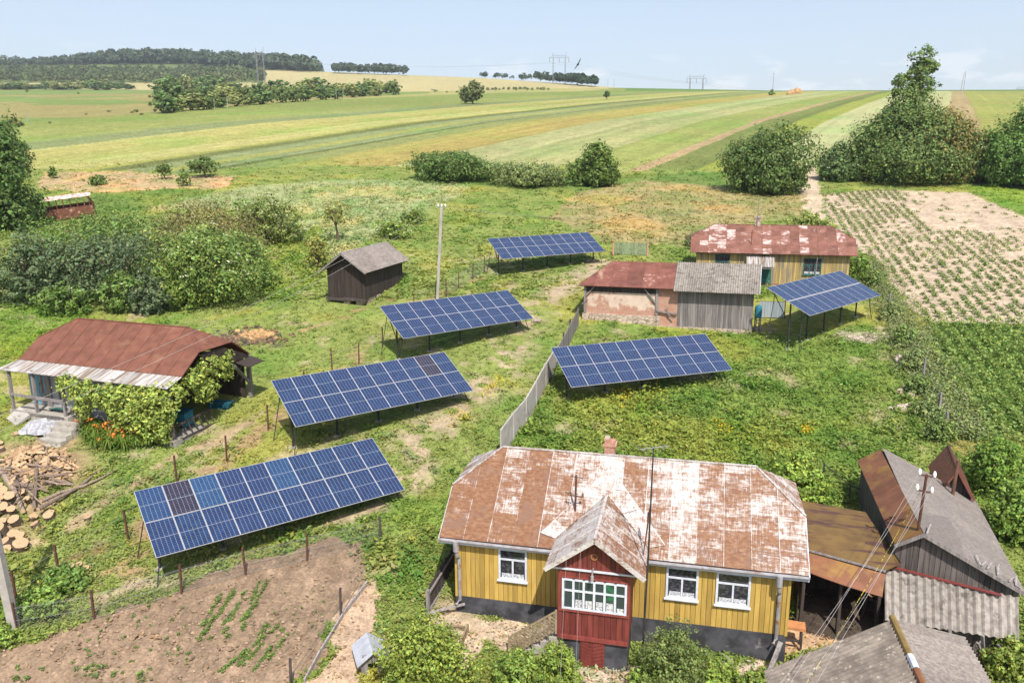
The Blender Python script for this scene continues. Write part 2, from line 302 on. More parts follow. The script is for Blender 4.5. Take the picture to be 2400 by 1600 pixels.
# ------------------------------------------------------------------ object helpers
def tag(o, label=None, cat=None, group=None, kind=None):
    if label: o['label'] = label
    if cat: o['category'] = cat
    if group: o['group'] = group
    if kind: o['kind'] = kind
    return o
def thing(name, label, cat, loc=(0, 0, 0), rz=0.0, group=None):
    o = bpy.data.objects.new(name, None); COL.objects.link(o); o.empty_display_size = .3
    o.location = loc; o.rotation_euler = (0, 0, rz); return tag(o, label, cat, group)
def np_obj(name, V, faces, C, mats, parent=None, midx=None, smooth=False):
    me = bpy.data.meshes.new(name); V = np.asarray(V, np.float32)
    if isinstance(faces, np.ndarray):
        nf, k = faces.shape; me.vertices.add(len(V)); me.vertices.foreach_set('co', V.ravel())
        me.loops.add(nf*k); me.loops.foreach_set('vertex_index', faces.astype(np.int32).ravel())
        me.polygons.add(nf); me.polygons.foreach_set('loop_start', np.arange(0, nf*k, k, dtype=np.int32)); me.polygons.foreach_set('loop_total', np.full(nf, k, np.int32))
        me.update(calc_edges=True)
    else: me.from_pydata(V.tolist(), [], faces)
    C = np.asarray(C, np.float32)
    if C.ndim == 1: C = np.repeat(C[:, None], 3, 1)
    at_ = me.attributes.new('v', 'FLOAT_COLOR', 'POINT'); at_.data.foreach_set('color', np.concatenate([C, np.ones((len(C), 1), np.float32)], 1).ravel())
    for mm in (mats if isinstance(mats, (list, tuple)) else [mats]): me.materials.append(M[mm])
    if midx is not None: me.polygons.foreach_set('material_index', np.asarray(midx, np.int32))
    if smooth: me.polygons.foreach_set('use_smooth', np.ones(len(me.polygons), bool))
    o = bpy.data.objects.new(name, me); COL.objects.link(o)
    if parent: o.parent = parent
    return o
def copy_tree(o, parent=None):
    c = o.copy(); COL.objects.link(c); c.parent = parent
    for ch in list(o.children): copy_tree(ch, c)
    return c
class MB:
    def __init__(s): s.v = []; s.f = []; s.c = []; s.m = []
    def add(s, vs, fs, c=1.0, m=0):
        n = len(s.v); s.v += [tuple(v) for v in vs]; s.f += [tuple(i+n for i in f) for f in fs]
        c = (c, c, c) if not isinstance(c, (tuple, list)) else c
        s.c += [c]*len(vs); s.m += [m]*len(fs); return s
    def box(s, x0, y0, z0, x1, y1, z1, c=1.0, m=0):
        v = [(x, y, z) for z in (z0, z1) for y in (y0, y1) for x in (x0, x1)]
        return s.add(v, [(0, 2, 3, 1), (4, 5, 7, 6), (0, 1, 5, 4), (2, 6, 7, 3), (0, 4, 6, 2), (1, 3, 7, 5)], c, m)
    def bar(s, p, q, w, h=None, c=1.0, m=0, up=(0, 0, 1)):
        p = Vector(p); q = Vector(q); d = (q-p).normalized(); u = Vector(up)
        if abs(d.dot(u)) > .95: u = Vector((0, 1, 0))
        a = d.cross(u).normalized(); b = a.cross(d); h = h or w
        v = [e+a*(sx*w/2)+b*(sy*h/2) for e in (p, q) for sx, sy in ((-1, -1), (1, -1), (1, 1), (-1, 1))]
        return s.add(v, [(0, 1, 2, 3), (7, 6, 5, 4), (0, 4, 5, 1), (1, 5, 6, 2), (2, 6, 7, 3), (3, 7, 4, 0)], c, m)
    def tube(s, pts, rad, n=6, c=1.0, m=0, mcap=None):
        pts = [Vector(p) for p in pts]; rad = rad if isinstance(rad, (list, tuple)) else [rad]*len(pts); vs = []
        for i, p in enumerate(pts):
            d = (pts[min(i+1, len(pts)-1)]-pts[max(i-1, 0)]).normalized(); u = Vector((0, 0, 1)) if abs(d.z) < .9 else Vector((1, 0, 0))
            a = d.cross(u).normalized(); b = a.cross(d)
            vs += [p+(a*math.cos(2*math.pi*k/n)+b*math.sin(2*math.pi*k/n))*rad[i] for k in range(n)]
        fs = [(i*n+k, i*n+(k+1) % n, (i+1)*n+(k+1) % n, (i+1)*n+k) for i in range(len(pts)-1) for k in range(n)]
        s.add(vs, fs, c, m); L = (len(pts)-1)*n
        s.add(vs[:n], [tuple(reversed(range(n)))], c, m if mcap is None else mcap); s.add(vs[L:], [tuple(range(n))], c, m if mcap is None else mcap); return s
    def slab(s, poly, t=.05, c=1.0, m=0):
        P = [Vector(p) for p in poly]; nrm = Vector((0, 0, 0))
        for i in range(len(P)): nrm += P[i].cross(P[(i+1) % len(P)])
        nrm.normalize(); Q = [p-nrm*t for p in P]; k = len(P)
        return s.add(P+Q, [tuple(range(k)), tuple(reversed(range(k, 2*k)))]+[(i, k+i, k+(i+1) % k, (i+1) % k) for i in range(k)], c, m)
    def sheets(s, poly, du, dv, t=.05, lo=.85, hi=1.1, seam=.022, stag=True, tone=None, m=0, bend=0):
        """roof plane laid in separate sheets with standing seams; poly[0]->poly[1] is the eave"""
        P = [Vector(p) for p in poly]; O = P[0]; u = (P[1]-P[0]).normalized(); nrm = Vector((0, 0, 0))
        for i in range(len(P)): nrm += P[i].cross(P[(i+1) % len(P)])
        nrm.normalize(); w = nrm.cross(u); q = [((p-O).dot(u), (p-O).dot(w)) for p in P]
        def clip(pl, ax, val, keep):
            o = []
            for i in range(len(pl)):
                a, b = pl[i], pl[(i+1) % len(pl)]; da = (a[ax]-val)*keep; db = (b[ax]-val)*keep
                if da >= 0: o.append(a)
                if da*db < 0: f = da/(da-db); o.append((a[0]+(b[0]-a[0])*f, a[1]+(b[1]-a[1])*f))
            return o
        u0, u1 = min(p[0] for p in q), max(p[0] for p in q); v0, v1 = min(p[1] for p in q), max(p[1] for p in q)
        nu = max(1, round((u1-u0)/du)); du = (u1-u0)/nu; to3 = lambda a, h=0: O+u*a[0]+w*a[1]+nrm*h
        for i in range(nu):
            col = clip(clip(q, 0, u0+i*du, 1), 0, u0+(i+1)*du, -1)
            if len(col) < 3: continue
            y = v0-(random.random()*dv*.6 if stag else 0); ct = random.uniform(lo, hi)
            while y < v1:
                y2 = y+dv*random.uniform(.9, 1.1); ce = clip(clip(col, 1, y, 1), 1, y2, -1)
                if len(ce) >= 3:
                    c = tone((u0+(i+.5)*du-u0)/(u1-u0), (y-v0)/(v1-v0)) if tone else (ct+random.uniform(lo, hi))/2
                    hh = random.uniform(0, .006); s.add([to3(a, hh) for a in ce], [tuple(range(len(ce)))], c, m)
                y = y2
            if i and seam:
                ys = [a[1] for a in clip(clip(q, 0, u0+i*du-.002, 1), 0, u0+i*du+.002, -1)]
                if ys: s.bar(to3((u0+i*du, min(ys)), .012), to3((u0+i*du, max(ys)), .012), seam, seam*1.2, tone(i/nu, .5)-.25 if tone else 1.1, m, nrm)
        k = len(P); b = .004
        s.add([p-nrm*b for p in P]+[p-nrm*t for p in P], [tuple(reversed(range(k, 2*k)))]+[(i, k+i, k+(i+1) % k, (i+1) % k) for i in range(k)], .8, m); return s
    def wavy(s, a, b, c_, d, pitch=.13, amp=.022, rows=1, c=1.0, m=0, var=.12, t=.012):
        """corrugated sheet; a->b along the eave, d->c_ along the top"""
        a, b, c_, d = map(Vector, (a, b, c_, d)); L = (b-a).length; n = max(8, int(L/pitch*6)); nrm = (b-a).cross(d-a).normalized()
        for r in range(rows):
            base = len(s.v); A0 = a.lerp(d, r/rows); B0 = b.lerp(c_, r/rows); A1 = a.lerp(d, (r+1)/rows); B1 = b.lerp(c_, (r+1)/rows); hh = .0 if r % 1 == 0 else 0; lift = .012*(rows-r)
            for i in range(n+1):
                f = i/n; h = amp*math.sin(f*L/pitch*2*math.pi); col = c*(1+var*(_tab[int(f*L/.9)+r*7 & 255, r*31 & 255]-.5)*2)
                for p in (A0.lerp(B0, f), A1.lerp(B1, f)):
                    for k in (0, -t): s.v.append(tuple(p+nrm*(h+k+.02-lift*.0))); s.c.append((col, col, col))
            for i in range(n):
                o = base+i*4; p = base+(i+1)*4
                s.f += [(o, p, p+2, o+2), (o+1, o+3, p+3, p+1), (o, o+1, p+1, p), (o+2, p+2, p+3, o+3)]; s.m += [m]*4
        return s
    def boards(s, p0, p1, top0, top1, bw=.16, t=.025, lo=.70, hi=1.14, m=0, topf=None, gap=.006):
        """upright boards from the line p0-p1 up to the line top0-top1 (z values), facing right of p0->p1"""
        p0 = Vector(p0); p1 = Vector(p1); d = p1-p0; L = d.length; n = max(1, round(L/bw)); nrm = Vector((d.y, -d.x, 0)).normalized()
        for i in range(n):
            f0, f1 = i/n, (i+1)/n; a = p0.lerp(p1, f0); b = p0.lerp(p1, f1); e = d.normalized()*gap; a = a+e; b = b-e
            za = topf(f0) if topf else top0+(top1-top0)*f0; zb = topf(f1) if topf else top0+(top1-top0)*f1
            o = nrm*random.uniform(0, .006); q = nrm*t
            v = [a+o+q, b+o+q, Vector((b.x, b.y, zb))+o+q, Vector((a.x, a.y, za))+o+q, a, b, Vector((b.x, b.y, zb)), Vector((a.x, a.y, za))]
            s.add(v, [(0, 1, 2, 3), (5, 4, 7, 6), (4, 0, 3, 7), (1, 5, 6, 2), (3, 2, 6, 7), (4, 5, 1, 0)], random.uniform(lo, hi), m)
        return s
    def build(s, name, mats, parent=None, label=None, smooth=False, origin=None):
        v = np.array(s.v, float)
        if origin is not None: v = v-np.array(origin)
        o = np_obj(name, v, s.f, s.c, mats, parent, s.m, smooth)
        if label: o['label'] = label
        return o
# ------------------------------------------------------------------ foliage
def leaves(C, size, col, var=.3, hue=.25, flat=.0, aspect=.55, nb=None):
    """leaf shaped quads round the centres C (n,3) -> verts, faces, colours"""
    n = len(C); nz = rng.normal(size=(n, 3))*(1-.75*flat); nz[:, 2] = np.abs(nz[:, 2])+.35+flat; nz /= np.linalg.norm(nz, axis=1)[:, None]
    if nb is not None: nz = nb*1.25+rng.normal(size=(n, 3))*.42; nz /= np.linalg.norm(nz, axis=1)[:, None]
    ax = np.cross(nz, rng.normal(size=(n, 3))); ax /= np.linalg.norm(ax, axis=1)[:, None]+1e-9; b = np.cross(nz, ax)
    s = size*rng.uniform(.6, 1.35, n)[:, None] if np.isscalar(size) else size[:, None]*rng.uniform(.7, 1.3, n)[:, None]
    V = np.stack([C-ax*s, C+b*s*aspect, C+ax*s, C-b*s*aspect], 1).reshape(-1, 3)
    Fq = np.arange(4*n).reshape(n, 4); col = np.asarray(col, float)
    cc = 1.3*(np.tile(col, (n, 1)) if col.ndim == 1 else col)*rng.uniform(1-var, 1+var, n)[:, None]
    h = rng.uniform(-hue, hue, n); cc[:, 0] *= 1+h; cc[:, 2] *= 1-.5*h
    return V, Fq, np.repeat(np.clip(cc, .003, .9), 4, 0)
def crown_pts(lobes, n, per=10, clump=.16, up=.25, shell=.55):
    L = np.array(lobes, float); w = (L[:, 3]*L[:, 4]+L[:, 3]*L[:, 5]+L[:, 4]*L[:, 5]); w /= w.sum()
    nt_ = max(4, n//per); k = rng.choice(len(L), nt_, p=w); d = rng.normal(size=(nt_, 3)); d[:, 2] += up; d /= np.linalg.norm(d, axis=1)[:, None]
    r = shell+(1-shell)*rng.random(nt_)**.6; r *= 1+.34*(vnoise(d[:, 0]*2.3+k*3.1+40, d[:, 1]*2.3+d[:, 2]*2.3+60)-.5)*2; r = np.where(rng.random(nt_) < .1, r*rng.uniform(1.08, 1.3, nt_), r)
    P = L[k, :3]+d*L[k, 3:]*r[:, None]; sig = clump*L[k, 3:].mean(1)
    T = np.repeat(P, per, 0)+rng.normal(size=(nt_*per, 3))*np.repeat(sig, per)[:, None]*.55
    tone = np.repeat(rng.uniform(.58, 1.42, nt_), per)
    nb = np.repeat(d, per, 0)*.55+(T-np.repeat(P, per, 0))/(np.repeat(sig, per)[:, None]*.55+1e-6)*.42+np.array([0, 0, .25]); nb /= np.linalg.norm(nb, axis=1)[:, None]+1e-9; return P, T, tone, nb
def foliage(parent, lobes, n, size, col, name='foliage', per=10, clump=.2, flowers=0, fcol=(.62, .6, .45), shell=.55, var=.28, hue=.2, up=.25, zmin=.03):
    P, T, tone, nb = crown_pts(lobes, n, per, clump, up, shell); T[:, 2] = np.maximum(T[:, 2], zmin)
    cols = (np.array(col)[None, :]**.78)*np.array([1.3, 1.18, 1.05])*tone[:, None]
    V, Fq, C = leaves(T, size, cols, var, hue, nb=nb); o = np_obj(name, V, Fq, C, 'leaf', parent)
    if flowers:
        top = P[P[:, 2] > np.percentile(P[:, 2], 35)]; top = top[rng.choice(len(top), min(flowers, len(top)), replace=False)]
        ctr = np.array(lobes)[:, :3].mean(0); top = top+(top-ctr)*.06
        T2 = np.repeat(top, 7, 0)+rng.normal(size=(len(top)*7, 3))*np.array([1, 1, .35])*size*.9
        V, Fq, C = leaves(T2, size*.5, fcol, .15, .03); np_obj('blossom', V, Fq, C, 'leaf', parent)
    return o
def stems(parent, lobes, r=.05, name='stem', mat='bark', base=(0, 0, -.1), trunk=False, th=None):
    mb = MB(); b = Vector(base)
    if trunk:
        c = np.array(lobes)[:, :3].mean(0); top = Vector((c[0]*.5, c[1]*.5, th))
        mid = b.lerp(top, .5)+Vector((random.uniform(-.05, .05)*th, random.uniform(-.05, .05)*th, 0)); mb.tube([b, mid, top], [r*1.35, r, r*.8], 8)
    else: top = b
    for lb in lobes:
        e = Vector(lb[:3])+Vector((0, 0, lb[5]*.3)); m_ = top.lerp(e, .5)+Vector((random.uniform(-.1, .1)*lb[3], random.uniform(-.1, .1)*lb[3], 0))
        mb.tube([top, m_, e], [r*.7, r*.45, r*.15], 5)
        for k in range(3):
            q = e+Vector((random.uniform(-.8, .8)*lb[3], random.uniform(-.8, .8)*lb[4], random.uniform(-.2, .8)*lb[5])); mb.tube([m_.lerp(e, .5), q], [r*.25, r*.08], 4)
    return mb.build(name, mat, parent)
G_DEEP, G_MID, G_LIGHT, G_GREY, G_OLIVE, G_YEL = (.028, .058, .014), (.05, .095, .018), (.085, .14, .022), (.032, .048, .028), (.075, .085, .024), (.14, .19, .025)
# ------------------------------------------------------------------ land use: patches of ground, in world coordinates
def poly_w(pts): return np.array([at(*p)[:2] for p in pts])
def inside(poly, x, y):
    r = np.zeros(x.shape, bool); n = len(poly)
    for i in range(n):
        x1, y1 = poly[i]; x2, y2 = poly[(i+1) % n]
        if y1 == y2: continue
        c = ((y1 > y) != (y2 > y)) & (x < (x2-x1)*(y-y1)/(y2-y1)+x1); r ^= c
    return r
def linedist(pl, x, y):
    d = np.full(x.shape, 1e9)
    for (x1, y1), (x2, y2) in zip(pl[:-1], pl[1:]):
        L2 = (x2-x1)**2+(y2-y1)**2; t = np.clip(((x-x1)*(x2-x1)+(y-y1)*(y2-y1))/L2, 0, 1)
        d = np.minimum(d, np.hypot(x-x1-t*(x2-x1), y-y1-t*(y2-y1)))
    return d
SOIL, DIRT, TAN = (.215, .15, .10), (.34, .26, .175), (.42, .33, .235)
LAWN, WEED, DRY, MEAD = (.180, .212, .056), (.150, .20, .044), (.27, .225, .10), (.26, .28, .13)
# strips of the far hillside: every boundary is a pixel on the edge between two strips
_vp = ray(2197, 111); BEAR = math.atan2(_vp[0], _vp[1])
def tcoord(x, y): return x*math.cos(BEAR)-y*math.sin(BEAR)
STRIPS = [((700, 205), (.25, .25, .09)), ((700, 232), (.125, .18, .038)), ((700, 252), (.155, .20, .05)), ((700, 266), (.115, .16, .07)), ((700, 275), (.27, .27, .085)), ((700, 286), (.23, .25, .07)), ((700, 300), (.30, .30, .11)), ((700, 314), (.20, .23, .045)),
          ((785, 306), (.055, .085, .022)), ((785, 313), (.13, .185, .085)), ((785, 322), (.20, .23, .06)), ((785, 330), (.12, .18, .085)), ((785, 337), (.05, .08, .022)), ((785, 341), (.14, .18, .06)),  # the two darkest bands paint the side and shadow of taller crop
          ((900, 335), (.25, .24, .06)), ((900, 352), (.26, .215, .06)), ((1100, 338), (.235, .265, .12)), ((1100, 356), (.29, .31, .15)), ((1250, 335), (.22, .26, .11)), ((1320, 340), (.27, .29, .13)),
          ((1430, 335), (.185, .23, .06)), ((1550, 350), (.28, .20, .12)), ((1580, 352), (.085, .13, .028)), ((1640, 352), (.065, .11, .022)), ((1680, 352), (.18, .23, .03)), ((1820, 326), (.30, .33, .17)),
          ((2060, 330), (.30, .32, .16)), ((2180, 260), (.27, .20, .11)), ((2240, 262), (.20, .22, .05)), ((2330, 262), (.19, .21, .05))]
_st = [(tcoord(*at(*p)[:2]), c) for p, c in STRIPS]; _st.sort(key=lambda q: q[0])
ST_T = np.array([q[0] for q in _st]); ST_C = np.array([q[1] for q in _st])*.72+np.array([.24, .245, .095])*.28
EDGE = poly_w([(-300, 380), (0, 385), (100, 388), (300, 392), (430, 400), (540, 385), (800, 380), (960, 383), (1310, 383), (1420, 398), (1500, 388), (1680, 392), (1840, 384), (1960, 380), (2352, 350), (2700, 345)])
# (polygon, colour, tuft density, tuft height, patchiness)
ZN = [([(0, 420), (560, 400), (1320, 400), (1850, 440), (2352, 430), (2352, 1568), (0, 1568)], LAWN, 1, .10),
      ([(85, 432), (100, 396), (300, 394), (420, 405), (545, 402), (520, 430), (380, 444), (250, 444)], (.36, .26, .14), .7, .14),
      ([(60, 455), (250, 442), (420, 432), (525, 440), (440, 462), (330, 482), (80, 520)], (.12, .175, .04), 1, .25),
      ([(330, 482), (560, 428), (800, 412), (1080, 418), (1062, 445), (960, 490), (880, 530), (760, 600), (660, 640), (560, 480)], MEAD, 1.2, .3),
      ([(940, 410), (1320, 405), (1420, 400), (1680, 395), (1850, 390), (1850, 440), (1680, 432), (1480, 418), (1330, 440), (1080, 425)], (.13, .18, .045), 1, .3),
      ([(1330, 440), (1480, 415), (1680, 430), (1850, 448), (1850, 500), (1600, 520), (1575, 570), (1500, 560), (1400, 560), (1260, 500)], DRY, .8, .2),
      ([(1845, 383), (1876, 383), (1884, 440), (1900, 505), (1856, 505), (1838, 440)], TAN, .05, .08),
      ([(1890, 446), (2020, 436), (2215, 442), (2290, 470), (2352, 497), (2500, 560), (2500, 745), (2130, 742), (2060, 665), (1990, 585), (1905, 505)], (.40, .31, .225), .03, .06),
      ([(2215, 428), (2500, 410), (2500, 545), (2352, 492), (2290, 465)], (.13, .21, .035), 1, .12),
      ([(2135, 742), (2500, 745), (2500, 1020), (2200, 1020), (2150, 900)], (.07, .12, .022), .6, .2),
      ([(1330, 760), (1760, 765), (1990, 745), (2060, 800), (2140, 980), (2080, 1090), (1990, 1160), (1830, 1160), (1180, 1030), (1230, 930)], WEED, 1.3, .2),
      ([(0, 690), (190, 690), (210, 760), (60, 820), (0, 830)], (.14, .21, .035), 1.3, .35),
      ([(600, 560), (740, 520), (760, 640), (640, 680), (560, 660)], (.18, .22, .045), 1.3, .3),
      ([(-200, 1545), (0, 1492), (200, 1418), (350, 1372), (560, 1305), (720, 1250), (868, 1240), (840, 1300), (800, 1390), (740, 1480), (690, 1568), (640, 1700), (-200, 1700)], SOIL, .02, .06),
      ([(800, 1352), (845, 1330), (872, 1370), (858, 1430), (850, 1500), (806, 1600), (740, 1700), (690, 1700), (740, 1500), (775, 1440)], (.38, .27, .185), .05, .06),
      ([(900, 1480), (1000, 1400), (1060, 1400), (1240, 1430), (1240, 1480), (1100, 1480), (1050, 1568), (900, 1568)], (.40, .31, .23), .2, .08),
      ([(1220, 1520), (1500, 1530), (1780, 1500), (1800, 1568), (1700, 1640), (1200, 1640)], (.40, .32, .25), .35, .1),
      ([(1785, 1480), (1810, 1440), (1850, 1330), (2050, 1300), (2050, 1420), (1900, 1500), (1790, 1520)], (.42, .27, .16), .04, .06),
      ([(1815, 1424), (1850, 1320), (2075, 1385), (2060, 1440), (2010, 1486), (1900, 1456), (1835, 1436)], (.06, .045, .035), .02, .05),  # shade under the canopy, painted into the ground colour
      ([(2160, 1010), (2352, 1000), (2352, 1060), (2230, 1070)], (.22, .20, .06), .9, .15)]
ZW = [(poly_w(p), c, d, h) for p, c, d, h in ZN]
TRACKS = [(poly_w([(1380, 605), (1300, 660), (1225, 715), (1165, 800), (1085, 920), (970, 990), (930, 1090)]), 1.5, DIRT, .5), (poly_w([(90, 1390), (300, 1290), (420, 1120), (620, 975), (760, 870), (830, 800)]), .8, (.30, .2, .11), .5), (poly_w([(60, 1250), (200, 1180), (440, 1040), (600, 950)]), .55, (.33, .24, .15), .5),
          (poly_w([(200, 1400), (300, 1340), (350, 1330), (520, 1290), (700, 1220), (880, 1170)]), .5, DIRT, .46), (poly_w([(700, 760), (880, 690), (980, 690), (1100, 640)]), .5, (.3, .2, .1), .42), (poly_w([(1690, 752), (1760, 760), (1840, 770)]), .7, TAN, .6), (poly_w([(1940, 768), (2040, 785)]), .7, (.42, .34, .28), .5),
          (poly_w([(0, 1040), (150, 1000), (180, 1060), (0, 1240)]), 1.0, (.27, .19, .11), .6), (poly_w([(520, 770), (560, 765), (625, 785)]), .8, (.07, .05, .045), .75), (poly_w([(180, 1265), (220, 1255)]), .5, (.2, .12, .06), .8), (poly_w([(1040, 1390), (1080, 1430)]), .8, DIRT, .6)]
def landuse(x, y):
    """albedo, tuft density and tuft height of the ground at x, y"""
    wx = x+(fbm(x*.7, y*.7, 3)-.5)*1.6; wy = y+(fbm(x*.7+50, y*.7+9, 3)-.5)*1.6
    col = np.tile(np.array(LAWN), (len(x), 1)); dens = np.ones(len(x)); hgt = np.full(len(x), .1)
    near = (y < 170)
    far = y > 60
    t = tcoord(x, y)+(fbm(x*.08, y*.08, 3)-.5)*.9; i = np.clip(np.searchsorted(ST_T, t, side='right')-1, 0, len(ST_T)-1)
    fc = ST_C[i].copy(); fl = fbm(t*1.4, y*.012, 3); fc *= (.82+.36*fl)[:, None]; fc *= (.85+.3*fbm(x*.02, y*.02, 4))[:, None]
    g = fbm(x*.06+7, y*.06, 4); fc = fc*np.array([1.12, 1.03, 1.02]); fc = lerp(fc, fc*np.array([.84, 1.0, .84]), np.clip((g-.5)*5, 0, 1)[:, None])
    # the slope across the valley on the left, the yellow field and the wood edge
    u = x/np.maximum(y, 1); rowp = np.nan_to_num(proj(np.stack([x, y, H(x, y)], 1))[1], nan=2000.)
    cr = np.interp(u, [-.9, -.65, -.5, -.22, -.1], [300, 290, 268, 226, 215]); L = (rowp < cr) & (u < -.1)
    k = fbm(x*.012, y*.012, 4); lc = np.where((k > .52)[:, None], (.23, .20, .075), (.15, .20, .055)); lc = lc*(.85+.3*fbm(x*.05, y*.02, 3))[:, None]; fc[L] = lc[L]
    yf = (rowp < np.interp(u, [-.9, -.5, -.2, .05, .14], [202, 205, 214, 204, 202])) & (u < .15); fc[yf] = (np.array([.36, .31, .15])*(.9+.2*fbm(x*.03, y*.008, 3))[:, None])[yf]
    df = (rowp < 209.5) & (u > .14); fc[df] = (.10, .17, .04)
    wd = (rowp < 190) & (u < -.3+(rowp-186)*.0); fc[wd] = (.11, .14, .045)
    ey = np.interp(wx, EDGE[:, 0], EDGE[:, 1]); isf = far & (wy > ey); col[isf] = fc[isf]; dens[isf] = 0.5; hgt[isf] = .25
    n1 = fbm(x*.45, y*.45, 4); n2 = fbm(x*.16+30, y*.16, 4); n3 = fbm(x*1.6, y*1.6+80, 3)
    nn = ~isf
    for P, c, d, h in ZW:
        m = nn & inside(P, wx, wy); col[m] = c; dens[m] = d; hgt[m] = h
    gr = nn & (dens > .6)
    lush = np.clip((n1-.5)*5, 0, 1)[:, None]; c2 = lerp(col, col*np.array([.70, .88, .68]), lush)
    yel = np.clip((n2-.52)*6, 0, 1)[:, None]; c2 = lerp(c2, c2*np.array([1.35, 1.12, 1.0]), yel)
    bare = np.clip((fbm(x*.55+9, y*.55+70, 4)-.625)*9, 0, 1)*np.clip((n3-.3)*4, 0, 1); c2 = lerp(c2, np.array(DIRT), (bare*.6*(y < 75))[:, None])
    col = np.where(gr[:, None], c2, col*(.8+.4*n3)[:, None]); dens = np.where(gr, dens*(1-bare*.8), dens)
    for P, wdt, c, k in TRACKS:
        d = linedist(P, wx, wy); f = np.clip(1.3-d/wdt, 0, 1)*np.clip((n3*.5+n1*.5-(.62-k*.4))*9, 0, 1); f = np.where(nn, f, 0)
        col = lerp(col, np.array(c), (f*.9)[:, None]); dens = dens*(1-.9*f)
    return col, dens, hgt

def make_ground():
    ys = [-40., -20, -5, 5, 11]; y = 14.0
    while y < 640: ys.append(y); y += min(.105*(max(y, 16)/30)**1.45, 5.0)
    while y < 1500: ys.append(y); y += 6
    ys += [1600, 1800, 2200, 3000]
    ys = np.array(ys); us = np.concatenate([np.linspace(-1.15, -.70, 40)[:-1], np.linspace(-.70, .70, 820), np.linspace(.70, 1.15, 40)[1:]])
    Y, Uu = np.meshgrid(ys, us, indexing='ij'); X = Uu*(np.maximum(Y, 0)+4+40*np.clip((14-Y)/14, 0, 1))
    x = X.ravel(); y = Y.ravel(); z = H(x, y); col, dens, hgt = landuse(x, y)
    soil = inside(ZW[13][0], x, y); fa_, fb_ = at(627*.98, (1000+940/2.614)*.98), at(562*.98, (1000+1270/2.614)*.98); fd = (fb_-fa_).normalized(); z = z+soil*((fbm(x*4, y*4, 3)-.5)*.11+.03*np.sin((x*fd.y-y*fd.x)*2*math.pi/.42)*(.4+fbm(x*1.3, y*1.3, 2)))
    nr, nc = X.shape; a = np.arange(nr*nc).reshape(nr, nc)
    Fq = np.stack([a[:-1, :-1], a[:-1, 1:], a[1:, 1:], a[1:, :-1]], -1).reshape(-1, 4)
    o = np_obj('ground', np.stack([x, y, z], 1), Fq, np.ones(len(x)), 'ground', smooth=True)
    at_ = o.data.attributes.new('col', 'FLOAT_COLOR', 'POINT'); at_.data.foreach_set('color', np.concatenate([col, np.ones((len(col), 1))], 1).astype(np.float32).ravel())
    tag(o, kind='structure')
make_ground()

def keepout(x, y):
    k = np.zeros(x.shape, bool)
    for (ox, oy, yaw, x0, x1, y0, y1) in FOOT:
        c, s = math.cos(yaw), math.sin(yaw); lx = (x-ox)*c+(y-oy)*s; ly = -(x-ox)*s+(y-oy)*c
        k |= (lx > x0) & (lx < x1) & (ly > y0) & (ly < y1)
    return k
FOOT = [(-1.93, 24.78, -.229, -.05, 10.9, 0, 5.6), (-1.93, 24.78, -.229, 3.8, 6, -1.5, 0), (15.3, 64.97, -.259, 0, 11.8, 0, 6), (-26.5, 41.07, -.347, -.2, 10.5, -.8, 5), (-14, 59.4, -.263, .1, 3, .1, 7), (5.2, 55.46, -.291, 0, 11.5, 0, 5)]
def scatter(name, n, y0, y1, label, per, size, dens_pow=1.0, hmul=1.0, flower=0.0, fcol=None, zone=None, um=.76, clumps=None, tint=(1, 1, 1)):
    y = 1/(1/y0-rng.random(n)*(1/y0-1/y1)); x = rng.uniform(-um, um, n)*(y+4)
    col, dens, hgt = landuse(x, y); k = (rng.random(n) < dens*dens_pow) & ~keepout(x, y)
    col = col*np.array(tint)
    if clumps: k &= fbm(x*.42+clumps*9, y*.42+clumps, 4) > .585
    if zone is not None:
        zz = np.zeros(n, bool)
        for q in zone: zz |= inside(ZW[q][0], x, y)
        k &= zz
    x, y, col, hgt = x[k], y[k], col[k], hgt[k]; n = len(x)
    sc = rng.uniform(.6, 1.5, n)*(.6+.8*fbm(x*.6, y*.6+33, 3)); r = size*sc
    C = np.repeat(np.stack([x, y, H(x, y)], 1), per, 0); N_ = n*per; rr = np.repeat(r, per); hh = np.repeat(hgt*sc*hmul, per)
    C = C+np.stack([rng.normal(size=N_)*rr*.9, rng.normal(size=N_)*rr*.9, rng.random(N_)*hh], 1)
    cc = np.repeat(col*rng.uniform(.84, 1.2, n)[:, None]*np.array([.97, 1.0, .9]), per, 0)
    if flower:
        f = rng.random(N_) < flower; cc[f] = fcol; C[f, 2] += hh[f]*.6; rr = np.where(f, rr*.42, rr)
    V, Fq, Cc = leaves(C, rr*.6, cc, .2, .18, flat=.55)
    tag(np_obj(name, V, Fq, Cc, 'leaf'), label, kind='stuff')
scatter('grass', 75000, 20, 62, 'short weedy grass of the yards', 6, .085)
scatter('weeds', 26000, 26, 62, 'broad leaved weeds in the fenced yard', 9, .13, 1.0, 1.2, zone=[10, 11, 12])
scatter('weed_clumps', 9000, 21, 62, 'dark taller weed clumps standing in the yard grass', 14, .12, 1.0, 2.3, clumps=3, tint=(.66, .86, .7))
scatter('grass_clumps', 7000, 21, 75, 'pale yellowish clumps of unmown grass', 12, .13, 1.0, 2.2, clumps=7, tint=(1.2, 1.08, .95))
scatter('grass', 26000, 60, 135, 'rough grass behind the farm', 7, .2, 1.0, 1.0)
scatter('wildflower_meadow', 15000, 58, 120, 'tall meadow grass flecked with white umbels', 8, .2, 1.0, 1.1, .16, (.55, .56, .45), zone=[3])
